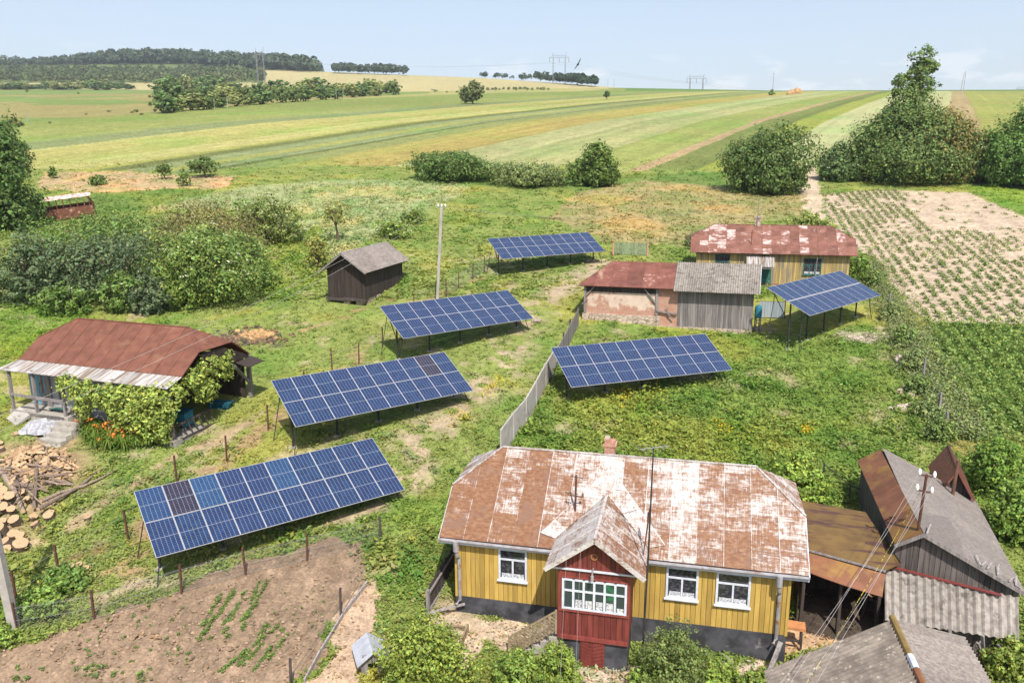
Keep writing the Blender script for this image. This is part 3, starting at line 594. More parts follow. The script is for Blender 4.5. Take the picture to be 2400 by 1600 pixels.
def yellow_flowers():
    for c, w in (((1500, 905), 60), ((1440, 920), 60), ((1850, 995), 25), ((1660, 985), 40), ((1140, 885), 40), ((1120, 905), 40), ((1060, 960), 50)):
        P = at(*c); m = mpp(P)*w*.5; n = 110; x = P.x+rng.normal(size=n)*m*.6; y = P.y+rng.normal(size=n)*m*.9; Cn = np.stack([x, y, H(x, y)+.22+rng.random(n)*.1], 1)
        yield Cn
V, Fq, Cc = leaves(np.concatenate(list(yellow_flowers())), .055, (.5, .36, .02), .2, .05); tag(np_obj('wildflowers', V, Fq, Cc, 'leaf'), 'patches of small yellow wildflowers in the grass', kind='stuff')

# ------------------------------------------------------------------ single trees and bushes
def plant(name, label, cat, px, py, w, h, col, n, leaf, lobes=None, group=None, trunk=0.0, flowers=0, depth=.8, stem_r=None, sparse=.5, per=10, clump=.2, bark='bark', hue=.2, nl=6):
    """px, py: foot of the plant in the photo; w, h: its width and height in pixels there"""
    if leaf >= .24 and n > 5000: leaf *= .76; n = int(n*1.65)
    P = at(px, py); m = mpp(P); Wd, Hh = w*m, (at_y(px, py-h, P.y).z-P.z)*.98; o = thing(name, label, cat, P, 0, group)
    if lobes is None:
        lobes = []; z0 = trunk*Hh; ch = Hh-z0
        for i in range(nl):
            a = 2*math.pi*(i+random.random()*.6)/nl; rr = .30*Wd if i else 0
            r = random.uniform(.23, .33)*Wd; zc = z0+ch*random.uniform(.30, .62); lobes.append((math.cos(a)*rr, math.sin(a)*rr*depth, zc, r, r*depth, min(ch*random.uniform(.30, .42), zc-z0*.7)))
        lobes.append((random.uniform(-.06, .06)*Wd, 0, z0+ch*.66, .27*Wd, .25*Wd*depth, ch*.34))
        if trunk < .1: lobes += [(math.cos(a)*.3*Wd, math.sin(a)*.3*Wd*depth, ch*.2, .24*Wd, .24*Wd*depth, ch*.24) for a in (.3, 1.8, 3.3, 4.6, 5.6)]
    else: lobes = [(a*Wd, b*Wd, c*Hh, d*Wd, e*Wd, f*Hh) for a, b, c, d, e, f in lobes]
    stems(o, [lobes[i] for i in range(min(6, len(lobes)))], stem_r or max(.03, .012*Wd+.018*Hh), 'trunk' if trunk else 'stem', bark, trunk=trunk > 0, th=max(.2, trunk*Hh*1.1))
    foliage(o, lobes, n, leaf, col, 'crown' if trunk else 'foliage', per=per, clump=clump, flowers=flowers, shell=sparse, hue=hue)
    return o
# the thicket left of the black shed
plant('elder_bush', 'grey green elder at the left end of the thicket, above the rusty roofed barn', 'bush', 92, 692, 190, 168, (.037, .062, .027), 9500, .13)
plant('elder_bush', 'broad dark grey bush in the middle of the thicket', 'bush', 255, 680, 270, 150, (.036, .060, .026), 13000, .13)
plant('bush', 'bright green bush hiding the foot of the wrecked bus', 'bush', 270, 592, 330, 104, G_MID, 11000, .14)
plant('bush', 'olive brown thin leaved shrub at the top of the thicket', 'bush', 490, 600, 270, 148, (.085, .08, .028), 11000, .12, sparse=.35)
plant('elder_bush', 'flowering elder at the upper right end of the thicket', 'bush', 622, 556, 150, 108, (.065, .095, .02), 6500, .14, flowers=70)
plant('elder_bush', 'large green elder with white blossom in the right half of the thicket', 'bush', 480, 690, 270, 175, (.062, .105, .02), 15000, .13, flowers=90)
plant('elder_bush', 'small dark bush at the front foot of the thicket', 'bush', 352, 718, 95, 88, (.034, .056, .026), 3500, .12)
plant('bush', 'low green bush in front of the dark thicket shrubs', 'bush', 285, 715, 95, 95, G_MID, 3200, .13, flowers=20)
plant('elder_bush', 'yellow green elder with cream blossom low in the thicket', 'bush', 425, 705, 120, 130, G_LIGHT, 4200, .13, flowers=70)
plant('bush', 'green bush at the right foot of the thicket', 'bush', 565, 660, 150, 130, (.06, .11, .02), 6500, .13)
plant('bush', 'low green shrub at the left foot of the thicket', 'bush', 160, 718, 130, 70, G_MID, 3200, .13, flowers=12)
# left edge tree, small trees on the bank
plant('tree', 'tall leafy tree at the left edge beside the wrecked bus', 'tree', 0, 525, 196, 262, (.034, .07, .015), 17000, .27, trunk=.05, depth=.9)
plant('fruit_tree', 'small round fruit tree with a short trunk on the bare bank', 'tree', 472, 408, 72, 50, (.045, .08, .018), 2500, .16, trunk=.3)
plant('fruit_tree', 'leaning bushy sapling left of the fruit tree on the bank', 'tree', 380, 412, 38, 36, (.055, .095, .02), 900, .16, trunk=.1)
plant('fruit_tree', 'lower sapling between two trees on the bare bank', 'tree', 423, 428, 32, 40, (.055, .095, .02), 800, .16, trunk=.1)
plant('bush', 'slim bush at the left end of the bare bank', 'bush', 123, 410, 24, 32, G_MID, 600, .16)
plant('bush', 'flat bush on the foot of the bare bank', 'bush', 225, 425, 46, 26, G_MID, 900, .16)
# field edge bushes
plant('bush', 'broad dark bush on the field edge above the power pole', 'bush', 1048, 412, 180, 64, (.04, .078, .016), 11000, .24)
plant('bush', 'low grey green weeds bush between two field edge bushes', 'bush', 1215, 424, 170, 50, (.075, .11, .035), 6000, .24)
plant('bush', 'round dense bush standing alone on the field edge', 'bush', 1365, 426, 108, 98, (.046, .085, .015), 9500, .24)
plant('bush', 'big round dark bush left of the dirt path', 'bush', 1762, 442, 178, 148, (.036, .068, .015), 15000, .25)
plant('elder_bush', 'smaller elder bush right of the dirt path', 'bush', 1925, 415, 92, 88, (.04, .075, .022), 6500, .24, flowers=14)
plant('tree', 'very tall tree with a thin open top above the big right group', 'tree', 2078, 418, 262, 318, (.045, .08, .018), 22000, .26, stem_r=.28, lobes=[(0, 0, .30, .32, .28, .26), (-.26, .1, .22, .26, .24, .22), (.24, 0, .26, .26, .25, .24), (-.1, -.2, .14, .28, .2, .15), (.2, -.15, .13, .26, .2, .14), (0, 0, .55, .18, .17, .14), (-.12, 0, .48, .17, .15, .1), (.03, 0, .70, .10, .08, .08), (-.11, 0, .75, .08, .07, .05), (.10, 0, .72, .10, .08, .06), (.05, 0, .83, .10, .08, .07), (.04, 0, .92, .10, .08, .08), (-.15, 0, .67, .06, .06, .03), (-.03, 0, .79, .07, .06, .05), (.12, 0, .86, .06, .06, .05)], per=12, clump=.25)
plant('tree', 'brown tinged tree in front of the tall open topped tree', 'tree', 2150, 418, 150, 175, (.085, .082, .022), 11000, .25)
plant('tree', 'dark low tree at the left of the big right group', 'tree', 2000, 414, 110, 140, (.042, .075, .016), 9000, .26)
plant('tree', 'grey green bushy tree at the right of the big group', 'tree', 2228, 416, 110, 120, (.055, .09, .032), 9000, .25)
plant('tree', 'rounded deep green tree cut by the right edge of the picture', 'tree', 2345, 428, 170, 215, (.04, .088, .016), 15000, .27)
# far single trees
plant('tree', 'solitary round tree in the middle of the striped fields', 'tree', 1086, 239, 54, 56, (.05, .07, .022), 3600, .5, trunk=.1)
plant('tree', 'tiny lone tree far up the striped hill', 'tree', 1394, 229, 17, 20, G_DEEP, 300, .5, trunk=.15)
plant('bush', 'tiny bush below the single pole on the skyline', 'bush', 1773, 219, 16, 13, G_MID, 250, .5)
plant('bush', 'round bush at the left edge on the far side of the fields', 'bush', 35, 289, 38, 21, (.075, .085, .025), 700, .35)
# yard
plant('sapling', 'thin bare stemmed sapling behind the black shed', 'tree', 775, 555, 72, 100, (.12, .14, .035), 1100, .11, trunk=.35, sparse=.3)
plant('sapling', 'yellowish bush at the left corner of the black shed', 'bush', 733, 615, 62, 82, (.13, .145, .03), 1600, .11, sparse=.3)
plant('bush', 'leafy bush above the black shed roof', 'bush', 905, 545, 90, 42, (.085, .14, .025), 1800, .14, flowers=10)
plant('bush', 'small bush in the meadow left of the power pole', 'bush', 952, 512, 60, 36, (.075, .12, .022), 1300, .14)
plant('pear_bush', 'light green fruit bush behind the far house by the path', 'bush', 1852, 528, 95, 45, (.10, .14, .03), 1800, .14)
plant('bush', 'vine covered bush at the right corner of the far house', 'bush', 1975, 645, 48, 65, (.06, .12, .018), 1600, .12)
plant('bush', 'small bush in the dry grass left of the far house', 'bush', 1590, 565, 40, 28, (.09, .14, .03), 700, .12)
plant('currant_bush', 'yellow green currant bush behind the right end of the yellow house', 'bush', 1828, 1150, 130, 125, (.10, .165, .022), 5200, .085)
plant('currant_bush', 'big round bush in front of the left corner of the yellow house', 'bush', 982, 1590, 205, 190, (.085, .125, .018), 15000, .055)
plant('currant_bush', 'loose green shrub left of the red cellar door', 'bush', 1195, 1578, 130, 85, (.075, .13, .02), 4500, .055)
plant('currant_bush', 'upright green shrub below the porch wall', 'bush', 1290, 1568, 95, 95, (.08, .13, .018), 4200, .05)
plant('juniper', 'feathery juniper in front of the windows of the yellow house', 'bush', 1545, 1590, 150, 168, (.052, .08, .02), 11000, .045, nl=8, clump=.16, sparse=.3)
plant('currant_bush', 'low leafy shrub right of the juniper', 'bush', 1655, 1590, 110, 75, (.085, .14, .02), 4000, .055)
plant('currant_bush', 'small leafy shrub under the right window of the yellow house', 'bush', 1745, 1585, 70, 55, (.08, .13, .02), 2200, .055)
plant('currant_bush', 'low shrub left of the juniper at the foot of the porch', 'bush', 1478, 1592, 70, 75, (.085, .14, .02), 2200, .055)
plant('bush', 'leafy shrub at the bottom right corner beside the corrugated lean-to', 'bush', 2318, 1570, 130, 110, (.085, .125, .02), 6500, .06)
plant('bush', 'nettle hedge right of the brown roofed privy', 'bush', 2290, 1130, 150, 130, (.06, .12, .016), 8000, .08)
plant('bush', 'dense leafy hedge right of the grey shingled roof', 'bush', 2335, 1240, 120, 150, (.07, .13, .018), 8000, .08)
plant('bush', 'weedy shrub at the post of the vegetable bed beside the utility pole', 'bush', 96, 1405, 120, 60, (.07, .13, .02), 3000, .07)
plant('bush', 'low weeds bush behind the wire fence left of the front panels', 'bush', 160, 1345, 100, 50, (.06, .115, .02), 2200, .07)
plant('bush', 'weedy clump in the bottom left corner', 'bush', 15, 1480, 70, 45, (.075, .13, .02), 1500, .06)
for i, (x, y, w, h) in enumerate(((2005, 660, 55, 60), (2045, 735, 55, 60), (2075, 795, 60, 70), (2095, 850, 70, 75), (2110, 905, 70, 70), (2130, 960, 75, 80), (2160, 1010, 80, 80))):
    plant('bush', ('overgrown shrub by the right corner of the far right panels', 'shrub on the wire fence at the corner of the tilled plot', 'shrub on the overgrown fence above the stones', 'shrub on the overgrown fence behind the lone boulder', 'shrub on the overgrown fence beside the three stones', 'shrub on the overgrown fence right of the log heap', 'shrub on the overgrown fence behind the privy')[i], 'bush', x, y, w*.8, h*.72, (.085, .125, .04) if i % 2 else (.075, .125, .03), 3200, .07)
def shrub_row():
    base = None; pts = [(1122+random.uniform(-3, 3)+i*9.2, 207-.25*i*.4+random.uniform(-1, 2), random.uniform(7, 12), random.uniform(6, 11)) for i in range(16)]+[(1000, 211, 12, 7), (1026, 213, 7, 5), (1050, 213, 9, 6), (993, 208, 6, 4), (313, 258, 13, 10), (303, 260, 10, 6), (250, 258, 10, 6), (325, 264, 12, 6), (198, 264, 8, 5), (115, 284, 8, 6), (180, 216, 8, 6), (62, 212, 9, 6)]
    for x, y, w, h in pts:
        P = at(x, y); m = mpp(P)
        if base is None:
            base = thing('bush', 'tiny dark bush among others dotting the far fields', 'bush', P, 0, 'tiny bushes scattered over the far fields')
            lb = [(0, 0, .42, .42, .4, .42), (.2, .1, .3, .32, .3, .3), (-.22, 0, .3, .3, .3, .3)]; foliage(base, lb, 160, .12, (.05, .075, .02)); o = base
        else: o = copy_tree(base)
        o.location = P; o.scale = (w*m, w*m, h*m); o.rotation_euler.z = random.uniform(0, 6)
shrub_row()
def grove():
    protos = []
    for k, (c, lab) in enumerate((((.032, .062, .018), 'dark round tree in the grove along the fold of the fields'), ((.048, .078, .02), 'mid green tree in the grove along the fold of the fields'), ((.065, .085, .026), 'pale olive tree in the grove along the fold of the fields'))):
        o = thing('grove_tree', lab, 'tree', (0, 0, 0), 0, ('dark trees of the grove', 'green trees of the grove', 'olive trees of the grove')[k])
        lb = [(0, 0, .62, .38, .36, .36), (.2, .1, .5, .3, .3, .32), (-.22, .05, .48, .28, .3, .3), (.05, -.2, .42, .3, .28, .3), (0, 0, .25, .3, .3, .25)]
        stems(o, lb[:3], .03, 'trunk', trunk=True, th=.3); foliage(o, lb, 1000, .08, tuple(1.3*q for q in c), 'crown', per=8, clump=.2); protos.append(o)
    used = [False]*3; pts = []
    for i in range(17): f = i/16; pts.append((lerp(372, 905, f)+random.uniform(-8, 8), lerp(261, 219, f**.85)+random.uniform(-2, 1), random.uniform(38, 52)*(1-.35*f), random.uniform(24, 36)*(1-.3*f)))
    for i in range(22): f = i/21; pts.append((lerp(375, 880, f)+random.uniform(-9, 9), lerp(238, 216, f)+random.uniform(-3, 2), random.uniform(34, 48), random.uniform(24, 38)*(1-.25*f)))
    pts += [(855, 213, 42, 30), (380, 215, 50, 30), (415, 212, 50, 28), (450, 212, 40, 26), (490, 214, 50, 28), (530, 214, 50, 26), (395, 218, 40, 30), (430, 216, 30, 26), (725, 215, 46, 26), (640, 216, 46, 28), (700, 218, 40, 26)]
    for i in range(26): f = i/25; pts.append((f*295+random.uniform(-4, 4), 207-2*f+random.uniform(-3, 2), random.uniform(16, 30), random.uniform(8, 17)))
    for x, y, w, h in pts:
        k = random.choice((0, 0, 1, 1, 2)); P = at(x, y); m = mpp(P); o = protos[k] if not used[k] else copy_tree(protos[k]); used[k] = True
        o.location = P; o.scale = (w*m*1.45, w*m*1.2, h*m*random.uniform(.9, 1.45)); o.rotation_euler.z = random.uniform(0, 6)
grove()
def forest(name, label, pts, hm, col, per, leaf, world=False):
    """far woods that read as one mass: many small crowns in one object"""
    Vs, Fs, Cs = [], [], []; k = 0
    for x, y in pts:
        P = Vector((x, y, float(H(x, y)))) if world else at(x, y); h = hm*random.uniform(.6, 1.25)*(float(np.interp(x/y, [-.66, -.56, -.47], [.4, .6, 1])) if world else 1); r = h*random.uniform(.32, .45); d = rng.normal(size=(per, 3)); d[:, 2] = np.abs(d[:, 2])*1.0-.25; d /= np.linalg.norm(d, axis=1)[:, None]
        C = np.array(P)+np.array([0, 0, h*.55])+d*np.array([r, r, h*.48])*rng.uniform(.75, 1.05, per)[:, None]
        V, Fq, Cc = leaves(C, leaf*h, np.array(col)*random.uniform(.7, 1.3), .3, .15, aspect=.8, nb=d); Vs.append(V); Fs.append(Fq+k); Cs.append(Cc); k += len(V)
    tag(np_obj(name, np.concatenate(Vs), np.concatenate(Fs), np.concatenate(Cs), 'leaf'), label, kind='stuff')
def forest_w(n, x0, x1):
    o = []
    for _ in range(n):
        px = random.uniform(x0, x1); d = ray(px, 150); u = d[0]/d[1]; y = YS(u)+random.uniform(-90, 110); o.append((u*y, y))
    return o
forest('forest', 'dark forest covering the far hilltop on the left', forest_w(1250, -80, 733), 19, (.055, .08, .042), 60, .12, True)
forest('scrub', 'olive scrub wood on the slope below the far forest', [(random.uniform(-60, 608), 192-30*random.random()**1.15) for i in range(1000)], 7.5, (.085, .105, .038), 46, .15)
forest('forest', 'dark wood on the skyline right of the far hilltop', [(lerp(768, 935, f), lerp(168, 173.5, f)+random.uniform(-1, 1)) for f in [random.random()**1.6 for i in range(130)]], 11, (.042, .066, .034), 60, .13)
forest('forest', 'low wood on the skyline behind the middle pylon', [(lerp(1190, 1368, f), lerp(184, 199, f)+random.uniform(-1, 1.5)) for f in [random.random() for i in range(140)]], 8.5, (.04, .065, .034), 60, .13)
forest('forest', 'short row of trees on the skyline above the solitary tree', [(lerp(1095, 1180, f), lerp(179, 185, f)) for f in [random.random() for i in range(22)]], 6, (.028, .05, .026), 50, .1)
for i, (x, hh) in enumerate(((4, 24), (14, 27), (28, 22), (42, 26))):
    plant('tall_tree', ('first thin tall tree on the far left skyline', 'tallest of the thin trees on the far left skyline', 'shorter thin tree on the far left skyline', 'lone thin tree with a small top at the right of the far left skyline group')[i], 'tree', x, 152, 15, hh, (.035, .05, .028), 260, 1.0, trunk=.45)
# ------------------------------------------------------------------ solar arrays
WA, LA = 10.1, 3.33
ARR = [((-14.56, 28.17, -12.21), 36.3, 27.1, -.1, 'front solar array nearest the soil bed, with one brownish panel', {1: 'pv_brown', 2: 'pv_blue', 5: 'pv_blue', 0: 'pv_blue'}),
       ((-11.95, 37.52, -10.42), 36.9, 29.1, -.16, 'second solar array from the front, standing right of the vine covered barn', {8: 'pv_brown'}),
       ((-8.36, 48.89, -8.74), 37.0, 28.4, .18, 'third solar array of the left row, in front of the concrete power pole', {}),
       ((-2.11, 68.13, -6.30), 25.2, 25.8, .84, 'farthest solar array, beyond the red and grey brick barn', {}),
       ((2.20, 43.35, -10.18), 19.1, 27.4, .34, 'solar array in the weedy yard in front of the brick barn', {}),
       ((16.5, 50.24, -7.89), 42.0, 24.7, .87, 'solar array at the right beside the tilled plot, with a white gap along its middle', {})]
def panel_obj(mat, w, l):
    fr = .015; t = .035; V = []; Fq = []; mi = []
    def q(pts, m):
        n = len(V); V.extend(pts); Fq.append(tuple(range(n, n+4))); mi.append(m)
    x0, x1, y0, y1 = 0, w, 0, l
    q([(fr, -fr, -.004), (fr, -l+fr, -.004), (w-fr, -l+fr, -.004), (w-fr, -fr, -.004)], 0)
    for a, b, c, d in ((0, w, 0, fr), (0, w, l-fr, l), (0, fr, fr, l-fr), (w-fr, w, fr, l-fr)):
        q([(a, -c, 0), (a, -d, 0), (b, -d, 0), (b, -c, 0)], 1)
    for p, r in (((0, 0), (w, 0)), ((w, 0), (w, -l)), ((w, -l), (0, -l)), ((0, -l), (0, 0))): q([(*p, 0), (*r, 0), (*r, -t), (*p, -t)], 1)
    q([(0, 0, -t), (w, 0, -t), (w, -l, -t), (0, -l, -t)], 2)
    me = bpy.data.meshes.new('solar_panel'); me.from_pydata(V, [], Fq)
    a = me.attributes.new('v', 'FLOAT_COLOR', 'POINT'); a.data.foreach_set('color', np.ones(len(V)*4, np.float32))
    for m_ in (mat, 'alu', 'steel'): me.materials.append(M[m_])
    me.polygons.foreach_set('material_index', mi)
    uv = me.uv_layers.new(name='UVMap')
    for li, (u, v) in enumerate(((0, 1), (0, 0), (1, 0), (1, 1))): uv.data[li].uv = (u, v)
    return me
PW, PL = .998, 1.655
PM = {k: panel_obj(k, PW, PL) for k in ('pv', 'pv_blue', 'pv_brown', 'pv_full')}
def solar_array(loc, yaw, tilt, rl, label, odd, last):
    yaw, tilt, rl = map(math.radians, (yaw, tilt, rl)); T = Vector(loc)
    d1 = Vector((math.cos(yaw)*math.cos(rl), math.sin(yaw)*math.cos(rl), math.sin(rl))); h = Vector((math.sin(yaw), -math.cos(yaw), 0))
    d2 = h*math.cos(tilt)-Vector((0, 0, math.sin(tilt))); d2 = (d2-d1*d1.dot(d2)).normalized(); nz = d1.cross(-d2)
    ctr = T+d1*WA/2+d2*LA/2; base = Vector((ctr.x, ctr.y, float(H(ctr.x, ctr.y)))); o = thing('solar_array', label, 'solar array', base, 0, 'solar arrays in the yards')
    Rm = Matrix((d1, -d2, nz)).transposed()
    for r in range(2):
        for c in range(10):
            k = r*10+c; mat = 'pv_full' if last else odd.get(k, 'pv'); p = bpy.data.objects.new('solar_panel', PM[mat]); COL.objects.link(p); p.parent = o
            gap = .09 if last else .02; q = T+d1*(c*(WA+.012)/10+.0)+d2*(r*(PL+gap)-(gap-.02)/2)-base
            p.matrix_local = Matrix.Translation(q) @ Rm.to_4x4()
            if mat == 'pv_brown': p['label'] = 'brownish black solar panel'
    rb = MB(); on = lambda a, b, dn=0: T+d1*a+d2*b-nz*dn-base
    for b in (.45, 1.25, 2.1, 2.9): rb.bar(on(0, b, .06), on(WA, b, .06), .05, .05)
    for a in np.linspace(.35, WA-.35, 5): rb.bar(on(a, .15, .12), on(a, LA-.15, .12), .06, .07)
    rb.build('rail', 'steel', o)
    if last: gp_ = MB(); gp_.bar(on(0, LA/2, .02), on(WA, LA/2, .02), .11, .012, .8); gp_.build('middle_strip', 'alu', o)
    gz = lambda P: float(H(P.x+base.x, P.y+base.y))-base.z
    for a in np.linspace(.35, WA-.35, 5):
        top = on(a, 1.75, .13); ft = Vector((top.x, top.y, gz(top)-.1)); mb = MB(); mb.tube([ft, top], .055, 8); mb.build('leg', 'steel', o)
        fb = MB(); fb.box(ft.x-.16, ft.y-.16, ft.z, ft.x+.16, ft.y+.16, ft.z+.16); fb.build('footing', 'concrete', o)
        up_, lo_ = on(a, .35, .13), on(a, 3.05, .13); mid = top.lerp(ft, .45); mb = MB(); mb.bar(up_, mid, .04, .04); mb.bar(lo_, mid, .04, .04); mb.build('brace', 'steel', o)
    for a, sg in ((.35, -1), (WA-.35, 1)):
        top = on(a, .5, .13); ft = top+d1*sg*.55+Vector((h.x, h.y, 0))*-.1; ft.z = gz(ft)-.05; mb = MB(); mb.tube([top, ft], .022, 6); mb.build('brace', 'steel', o)
        top = on(a, 2.6, .13); ft = top+d1*sg*.35+Vector((h.x, h.y, 0))*.25; ft.z = gz(ft)-.05; mb = MB(); mb.tube([top, ft], .025, 6); mb.build('brace', 'steel', o)
for i, a in enumerate(ARR): solar_array(*a, i == 5)

# ------------------------------------------------------------------ yellow house
def window(parent, x0, z0, x1, z1, y, fm='white', pm='glass', cols=2, tr=.68, cas=.07, split_top=False, name='window'):
    f = MB(); d = .05
    f.box(x0, y-d, z0, x0+cas, y, z1); f.box(x1-cas, y-d, z0, x1, y, z1); f.box(x0+cas, y-d, z1-cas, x1-cas, y, z1); f.box(x0+cas, y-d, z0, x1-cas, y, z0+cas)
    zi0, zi1 = z0+cas, z1-cas; zt = zi0+(zi1-zi0)*tr; f.box(x0+cas, y-d*.8, zt-.03, x1-cas, y, zt+.03)
    for k in range(1, cols):
        xm = x0+cas+(x1-x0-2*cas)*k/cols; f.box(xm-.03, y-d*.7, zi0, xm+.03, y, zt-.031)
        if split_top: f.box(xm-.03, y-d*.7, zt+.031, xm+.03, y, zi1)
    for k in range(cols):
        a = x0+cas+(x1-x0-2*cas)*k/cols; b = x0+cas+(x1-x0-2*cas)*(k+1)/cols
        f.box(a+.031, y-.03, zi0+.001, b-.031, y-.01, zi0+.03)
    w = f.build(name, fm, parent)
    g = MB(); g.box(x0+.04, y-.012, z0+.04, x1-.04, y-.008, z1-.04); g.build('pane', pm, w)
    g = MB(); [g.box(x0+cas+(x1-x0-2*cas)*k/cols+.04, y-.02, z0+cas+.03, x0+cas+(x1-x0-2*cas)*(k+1)/cols-.04, y-.0135, z0+cas+.03+.13*(z1-z0)) for k in range(cols)]; g.build('curtain', 'lace', w)
    s = MB(); s.box(x0-.04, y-.11, z0-.035, x1+.04, y-.0005, z0-.001); s.build('sill', fm, w)
    return w
HZ = -15.5
hs = thing('yellow_house', 'yellow plank house with a red porch and a rusty white sheet metal roof', 'house', (-1.93, 24.78, HZ), -.229)
L, D, zb, ze, zr, hz, W_, os_, hi, of = 10.86, 5.66, .85, 3.10, 5.345, 4.315, 3.07, .55, 1.51, .24
pm_ = MB(); pm_.box(-.04, -.04, -1.4, L+.04, D+.04, zb); pm_.build('plinth', 'plinth', hs)
w = MB(); w.box(.05, .05, zb, L-.05, D-.05, ze-.1, .3)
w.boards((0, 0, zb), (L, 0, zb), ze, ze, .165)
yr = D/2
def gab(f): y = f*D; return ze+(zr-ze)*min(min(y, D-y)+of, hz and (hz-ze)/(zr-ze)*W_)/W_-.08
w.boards((L, 0, zb), (L, D, zb), 0, 0, .165, topf=gab); w.boards((L, D, zb), (0, D, zb), ze, ze, .165); w.boards((0, D, zb), (0, 0, zb), 0, 0, .165, topf=gab)
w.bar((-.02, -.03, zb-.02), (-.02, -.03, ze), .09, .06); w.bar((L+.02, -.03, zb-.02), (L+.02, -.03, ze), .09, .06); w.build('wall', 'yellow', hs)
def half_hip_roof(parent, mat, L, os_, of, W_, ze, zr, hz, hi, du, dv, tone=None, t=.05, lo=.85, hi_c=1.1, name='roof', seam=.022):
    f = (hz-ze)/(zr-ze); x0, x1 = -os_, L+os_; y0 = -of; yh = y0+f*W_; yr = y0+W_; yb = y0+2*W_; yh2 = yb-f*W_
    r = MB()
    r.sheets([(x0, y0, ze), (x1, y0, ze), (x1, yh, hz), (x1-hi, yr, zr), (x0+hi, yr, zr), (x0, yh, hz)], du, dv, t, lo, hi_c, tone=tone, seam=seam)
    r.sheets([(x1, yb, ze), (x0, yb, ze), (x0, yh2, hz), (x0+hi, yr, zr), (x1-hi, yr, zr), (x1, yh2, hz)], du, dv, t, lo, hi_c, tone=tone, seam=seam)
    r.sheets([(x0, yh2, hz), (x0, yh, hz), (x0+hi, yr, zr)], du, dv, t, lo, hi_c, tone=(lambda u, v: .35) if tone else None, seam=seam)
    r.sheets([(x1, yh, hz), (x1, yh2, hz), (x1-hi, yr, zr)], du, dv, t, lo, hi_c, tone=(lambda u, v: .4) if tone else None, seam=seam)
    k = .02; r.bar((x0+hi, yr, zr+k), (x1-hi, yr, zr+k), .1, .03, .25 if tone else 1.15)
    for p, q in (((x0, yh, hz), (x0+hi, yr, zr)), ((x1, yh, hz), (x1-hi, yr, zr))): r.bar(Vector(p)+Vector((0, 0, k)), Vector(q)+Vector((0, 0, k)), .07, .02, .25 if tone else 1.1)
    o = r.build(name, mat, parent); return o
_tones = [.62, .74, .5, .70, .52, .42, .30, .46, .36, .30, .50, .56, .44, .40]
def htone(u, v):
    b = _tones[int(min(.999, max(0, u))*len(_tones))]; return max(.05, b+random.uniform(-.10, .10)+(.1 if v < .2 else 0)-(.1 if v > .85 else 0))
roof = half_hip_roof(hs, 'houseroof', L, os_, of, W_, ze, zr, hz, hi, .86, .75, htone)
fa = MB(); fa.box(-os_, -of-.02, ze-.2, L+os_, -of+.02, ze-.07); fa.box(-os_-.02, -of+.03, ze-.12, L+os_+.02, .06, ze-.07, .8)
for xx in (-os_, L+os_):
    for s_ in (0, 1):
        y0 = -of if s_ == 0 else D+of; y1 = y0+(1 if s_ == 0 else -1)*(hz-ze)/(zr-ze)*W_; fa.bar((xx, y0, ze-.08), (xx, y1, hz-.08), .03, .13)
fa.build('fascia', 'white', hs)
gu = MB(); gu.tube([(-os_, -of-.07, ze-.05), (3.55, -of-.07, ze-.08)], .055, 8); gu.build('gutter', 'gutter', hs); gu = MB(); gu.tube([(6.35, -of-.07, ze-.08), (L+os_, -of-.07, ze-.05)], .055, 8); gu.build('gutter', 'gutter', hs)
for x, kink in ((.12, 1), (L-.28, 1)):
    dp = MB(); dp.tube([(x-.05, -of-.07, ze-.06), (x-.05, -of-.07, ze-.42)], .105, 10); dp.tube([(x-.05, -of-.07, ze-.42), (x-.02, -of-.05, ze-.62), (x, -.16, ze-.75), (x, -.14, zb-.1), (x-.1, -.3, zb-.2)], .06, 8); dp.build('downpipe', 'gutter', hs)
for a, b, c, d in ((1.49, 1.67, 2.48, 2.83), (7.09, 1.71, 8.11, 2.83), (8.66, 1.68, 9.72, 2.84)): window(hs, a, b, c, d, -.03)
ch = MB(); ch.box(4.64, W_-of+.45, zr-1.1, 5.01, W_-of+.9, zr+.32); ch.box(4.58, W_-of+.43, zr+.14, 5.07, W_-of+.97, zr+.22); ch.box(4.62, W_-of+.5, zr+.34, 4.8, W_-of+.9, zr+.42); ch.build('chimney', 'brick', roof)
# porch
PX0, PX1, PY = 3.82, 6.02, -1.5
po = MB(); po.box(PX0+.03, PY+.03, zb-.08, PX1-.03, -.03, 3.3, .5)
po.boards((PX0, PY, zb), (PX1, PY, zb), 1.72, 1.72, .19, .03); po.boards((PX0, PY, 2.9), (PX1, PY, 2.9), 3.16, 3.16, .6, .02)
zap, zev = 4.43, 3.30
po.boards((PX0-.15, PY-.02, 3.2), (PX1+.15, PY-.02, 3.2), 0, 0, .15, .03, topf=lambda f: zev+.02+(zap-zev-.02)*(1-abs(f-.5)*2)*.93)
po.box(PX0-.02, PY-.07, zb-.12, PX1+.02, PY, zb+.02, 1.25); po.box(PX0-.01, PY-.09, 1.72, PX1+.01, PY, 1.79, 1.3); po.box(PX0, PY-.05, 2.86, PX1, PY, 2.92, 1.2)
for x in (PX0+.03, PX1-.03): po.box(x-.06, PY-.045, zb, x+.06, PY, 3.16, 1.1)
po.boards((PX1, PY, zb), (PX1, 0, zb), 3.2, 3.2, .17); po.boards((PX0, 0, zb), (PX0, PY, zb), 3.2, 3.2, .17)
porch = po.build('porch', 'redpaint', hs)
pl = MB(); pl.box(PX0, PY+.03, -1.2, PX1, -.05, zb-.1); pl.build('porch_base', 'plinth', porch)
wy = PY-.03; f = MB(); X0, X1, Z0, Z1 = 3.96, 5.92, 1.80, 2.84
for z in (Z0, Z1-.055, Z0+.62): f.box(X0, wy-.05, z, X1, wy, z+.055)
